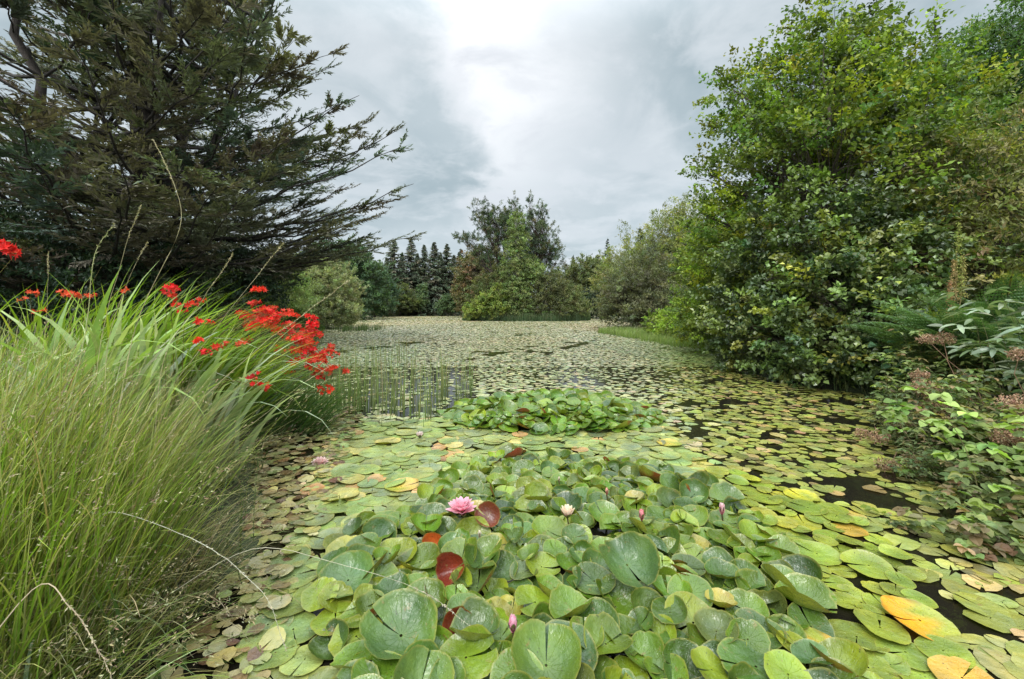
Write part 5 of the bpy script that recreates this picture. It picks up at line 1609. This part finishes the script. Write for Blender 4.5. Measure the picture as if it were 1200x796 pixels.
herb('rhododendron_bush', 'rhododendron', 'rhododendron with long pale shining leaves at the right edge', pos(1205, 470, 3.9), 14, 619, .95, 2.9, .9, .17, .045,
     [(2, (.22, .27, .16)), (1, (.14, .19, .09))], per=12, compound=True, mat=M_GLOSSY, lean=(.0, .6))


herb('bramble_bush', 'bramble', 'low bramble with small leaves spilling over the lower right edge', pos(1185, 690, 2.3), 18, 621, .5, 2.9, .8, .06, .045, [(2, (.21, .26, .08)), (1, (.14, .18, .06)), (.8, (.26, .20, .10))], per=22, lean=(.8, 1.7))
herb('cleavers_plant', 'cleavers', 'trailing fine-leaved plant creeping over the small pads at right', pos(1130, 600, 3.1), 26, 622, .5, 3.0, 1.0, .05, .018, [(2, (.17, .20, .08)), (1, (.24, .19, .10)), (1, (.11, .16, .06))], per=30, full=False, lean=(.9, 1.7))
herb('cleavers_plant', 'cleavers', 'trailing plant creeping over the pads below the dead seed heads', pos(1085, 545, 3.8), 28, 623, .55, 3.1, 1.0, .055, .018, [(2, (.17, .20, .08)), (1, (.26, .20, .11)), (1, (.11, .16, .06))], per=30, full=False, lean=(.9, 1.7))
herb('bramble_bush', 'bramble', 'bramble in the middle of the right bank under the rhododendron', pos(1190, 590, 3.3), 24, 624, .75, 2.9, 1.2, .065, .045, HB, per=30, lean=(.3, 1.3))


def dead_heads(label, spots, seed, footd=.35, leanx=.15):
    rng = np.random.default_rng(seed)
    spots = [(a_, b_, c_ - .38, r_ * .9, int(n_ * .8)) for a_, b_, c_, r_, n_ in spots]
    b0 = spots[0]; c0 = pos(*b0[:3])
    base = np.array([c0[0] + leanx, c0[1] + .1, 0.0]); base[2] = max(0, float(ground_z(base[0], base[1])))
    root = thing('dead_seed_plant', label, 'dead plant', tuple(base), 'brown dead seed heads on the right bank')
    sb = MB()
    for (px, py, d, r, n) in spots:
        c = pos(px, py, d)
        tubes(sb, curve([base + rng.normal(0, .04, 3) * [1, 1, 0]], [c], 6, .03, rng, .02), (.005 * np.linspace(1, .5, 6))[None], (.20, .12, .07), 4)
        m = n
        dv = unit(rng.normal(0, 1, (m, 3))) * (rng.random((m, 1)) ** .45)
        p = c + dv * np.array([r, r * .8, r * .62])
        tw = curve(np.tile(c - [0, 0, r * .5], (m // 8, 1)), p[:m // 8], 3)
        tubes(sb, tw, np.full((m // 8, 3), .0015), (.22, .13, .08), 3)
        hb = MB()
        j = np.repeat(np.arange(m), 4)
        leaf_kites(hb, p[j] + rng.normal(0, .007, (len(j), 3)), rng.normal(0, 1, (len(j), 3)), rng.normal(0, 1, (len(j), 3)) + [0, 0, .8], rng.uniform(.010, .022, len(j)), .010,
                   pick(rng, len(j), [(3, (.36, .22, .14)), (2, (.28, .16, .10)), (1, (.45, .32, .21))], .18))
        hb.build('seed_head', M_DRY, root, origin=base, smooth=False)
    sb.build('stems', M_DRY, root, origin=base)


dead_heads('large rusty brown seed heads at the water below the ferns', [(1100, 475, 4.3, .16, 420), (1083, 455, 4.4, .13, 300), (1112, 495, 4.2, .13, 260), (1078, 440, 4.5, .09, 160)], 701)
dead_heads('flat-topped brown seed heads beside the rhododendron', [(1190, 475, 3.7, .15, 360), (1182, 512, 3.5, .13, 280), (1105, 397, 4.6, .13, 160), (1085, 397, 4.6, .09, 120), (1195, 415, 3.8, .09, 160)], 702)
dead_heads('sparse brown seed heads lying over the small floating leaves', [(1030, 512, 4.35, .12, 160), (1010, 508, 4.4, .08, 80), (1040, 545, 3.8, .10, 110), (1065, 540, 3.8, .09, 90), (1055, 497, 4.4, .11, 120)], 703, leanx=.5)
dead_heads('brown tangled seed heads low at the right edge over the pads', [(1172, 640, 2.75, .07, 110), (1188, 650, 2.75, .07, 110), (1160, 628, 2.8, .05, 70)], 704, leanx=.35)


def dock():
    rng = np.random.default_rng(710)
    b = pos(1118, 440, 5.0)
    root = thing('dock_plant', 'tall yellow and brown seeding dock spike standing before the ferns', 'dock', tuple(b))
    mb = MB(); hb = MB()
    for (px, y0, y1, c) in ((1123, 345, 262, (.26, .28, .07)), (1117, 352, 305, (.33, .24, .10)), (1112, 400, 330, (.30, .17, .08)), (1128, 350, 300, (.28, .25, .08))):
        lo = pos(px, y0, 5.0); hi = pos(px + 1, y1, 5.0)
        tubes(mb, curve([b], [hi], 7, 0, rng, .01), (.006 * np.linspace(1, .4, 7))[None], (.22, .18, .07), 5)
        m = 520
        u = rng.random(m)
        p = lo + (hi - lo) * u[:, None] + unit(rng.normal(0, 1, (m, 3))) * (.055 * (1.1 - .75 * u) * rng.random(m) ** .5)[:, None]
        leaf_kites(hb, p, rng.normal(0, 1, (m, 3)), rng.normal(0, 1, (m, 3)), rng.uniform(.012, .024, m), .012, pick(rng, m, [(1, c)], .2))
    mb.build('stalk', M_DRY, root, origin=b)
    hb.build('seed_head', M_DRY, root, origin=b, smooth=False)


dock()


def ground_plants():
    """low growth covering the soil of both banks"""
    rng = np.random.default_rng(800)
    n = 60000
    x = rng.uniform(-16, 16, n); y = rng.uniform(.3, 30, n)
    s = shore(x, y)
    k = (s > -.05) & (s < 7)
    x, y = x[k], y[k]; n = len(x)
    p = np.stack([x, y, ground_z(x, y)], 1)
    mb = MB()
    blades(mb, p, rng.uniform(0, 6.28, n), rng.uniform(.15, .5, n), rng.uniform(.006, .02, n), rng.uniform(0, .5, n), rng.uniform(.3, 1.4, n),
           pick(rng, n, [(1, (.05, .08, .025))], .15), pick(rng, n, [(2, (.08, .13, .035)), (1, (.14, .14, .06))], .15), 3, 1.5, rng)
    tag(mb.build('undergrowth', M_GRASS, smooth=False), 'low green undergrowth covering the soil of the banks', None, None, 'stuff')


ground_plants()
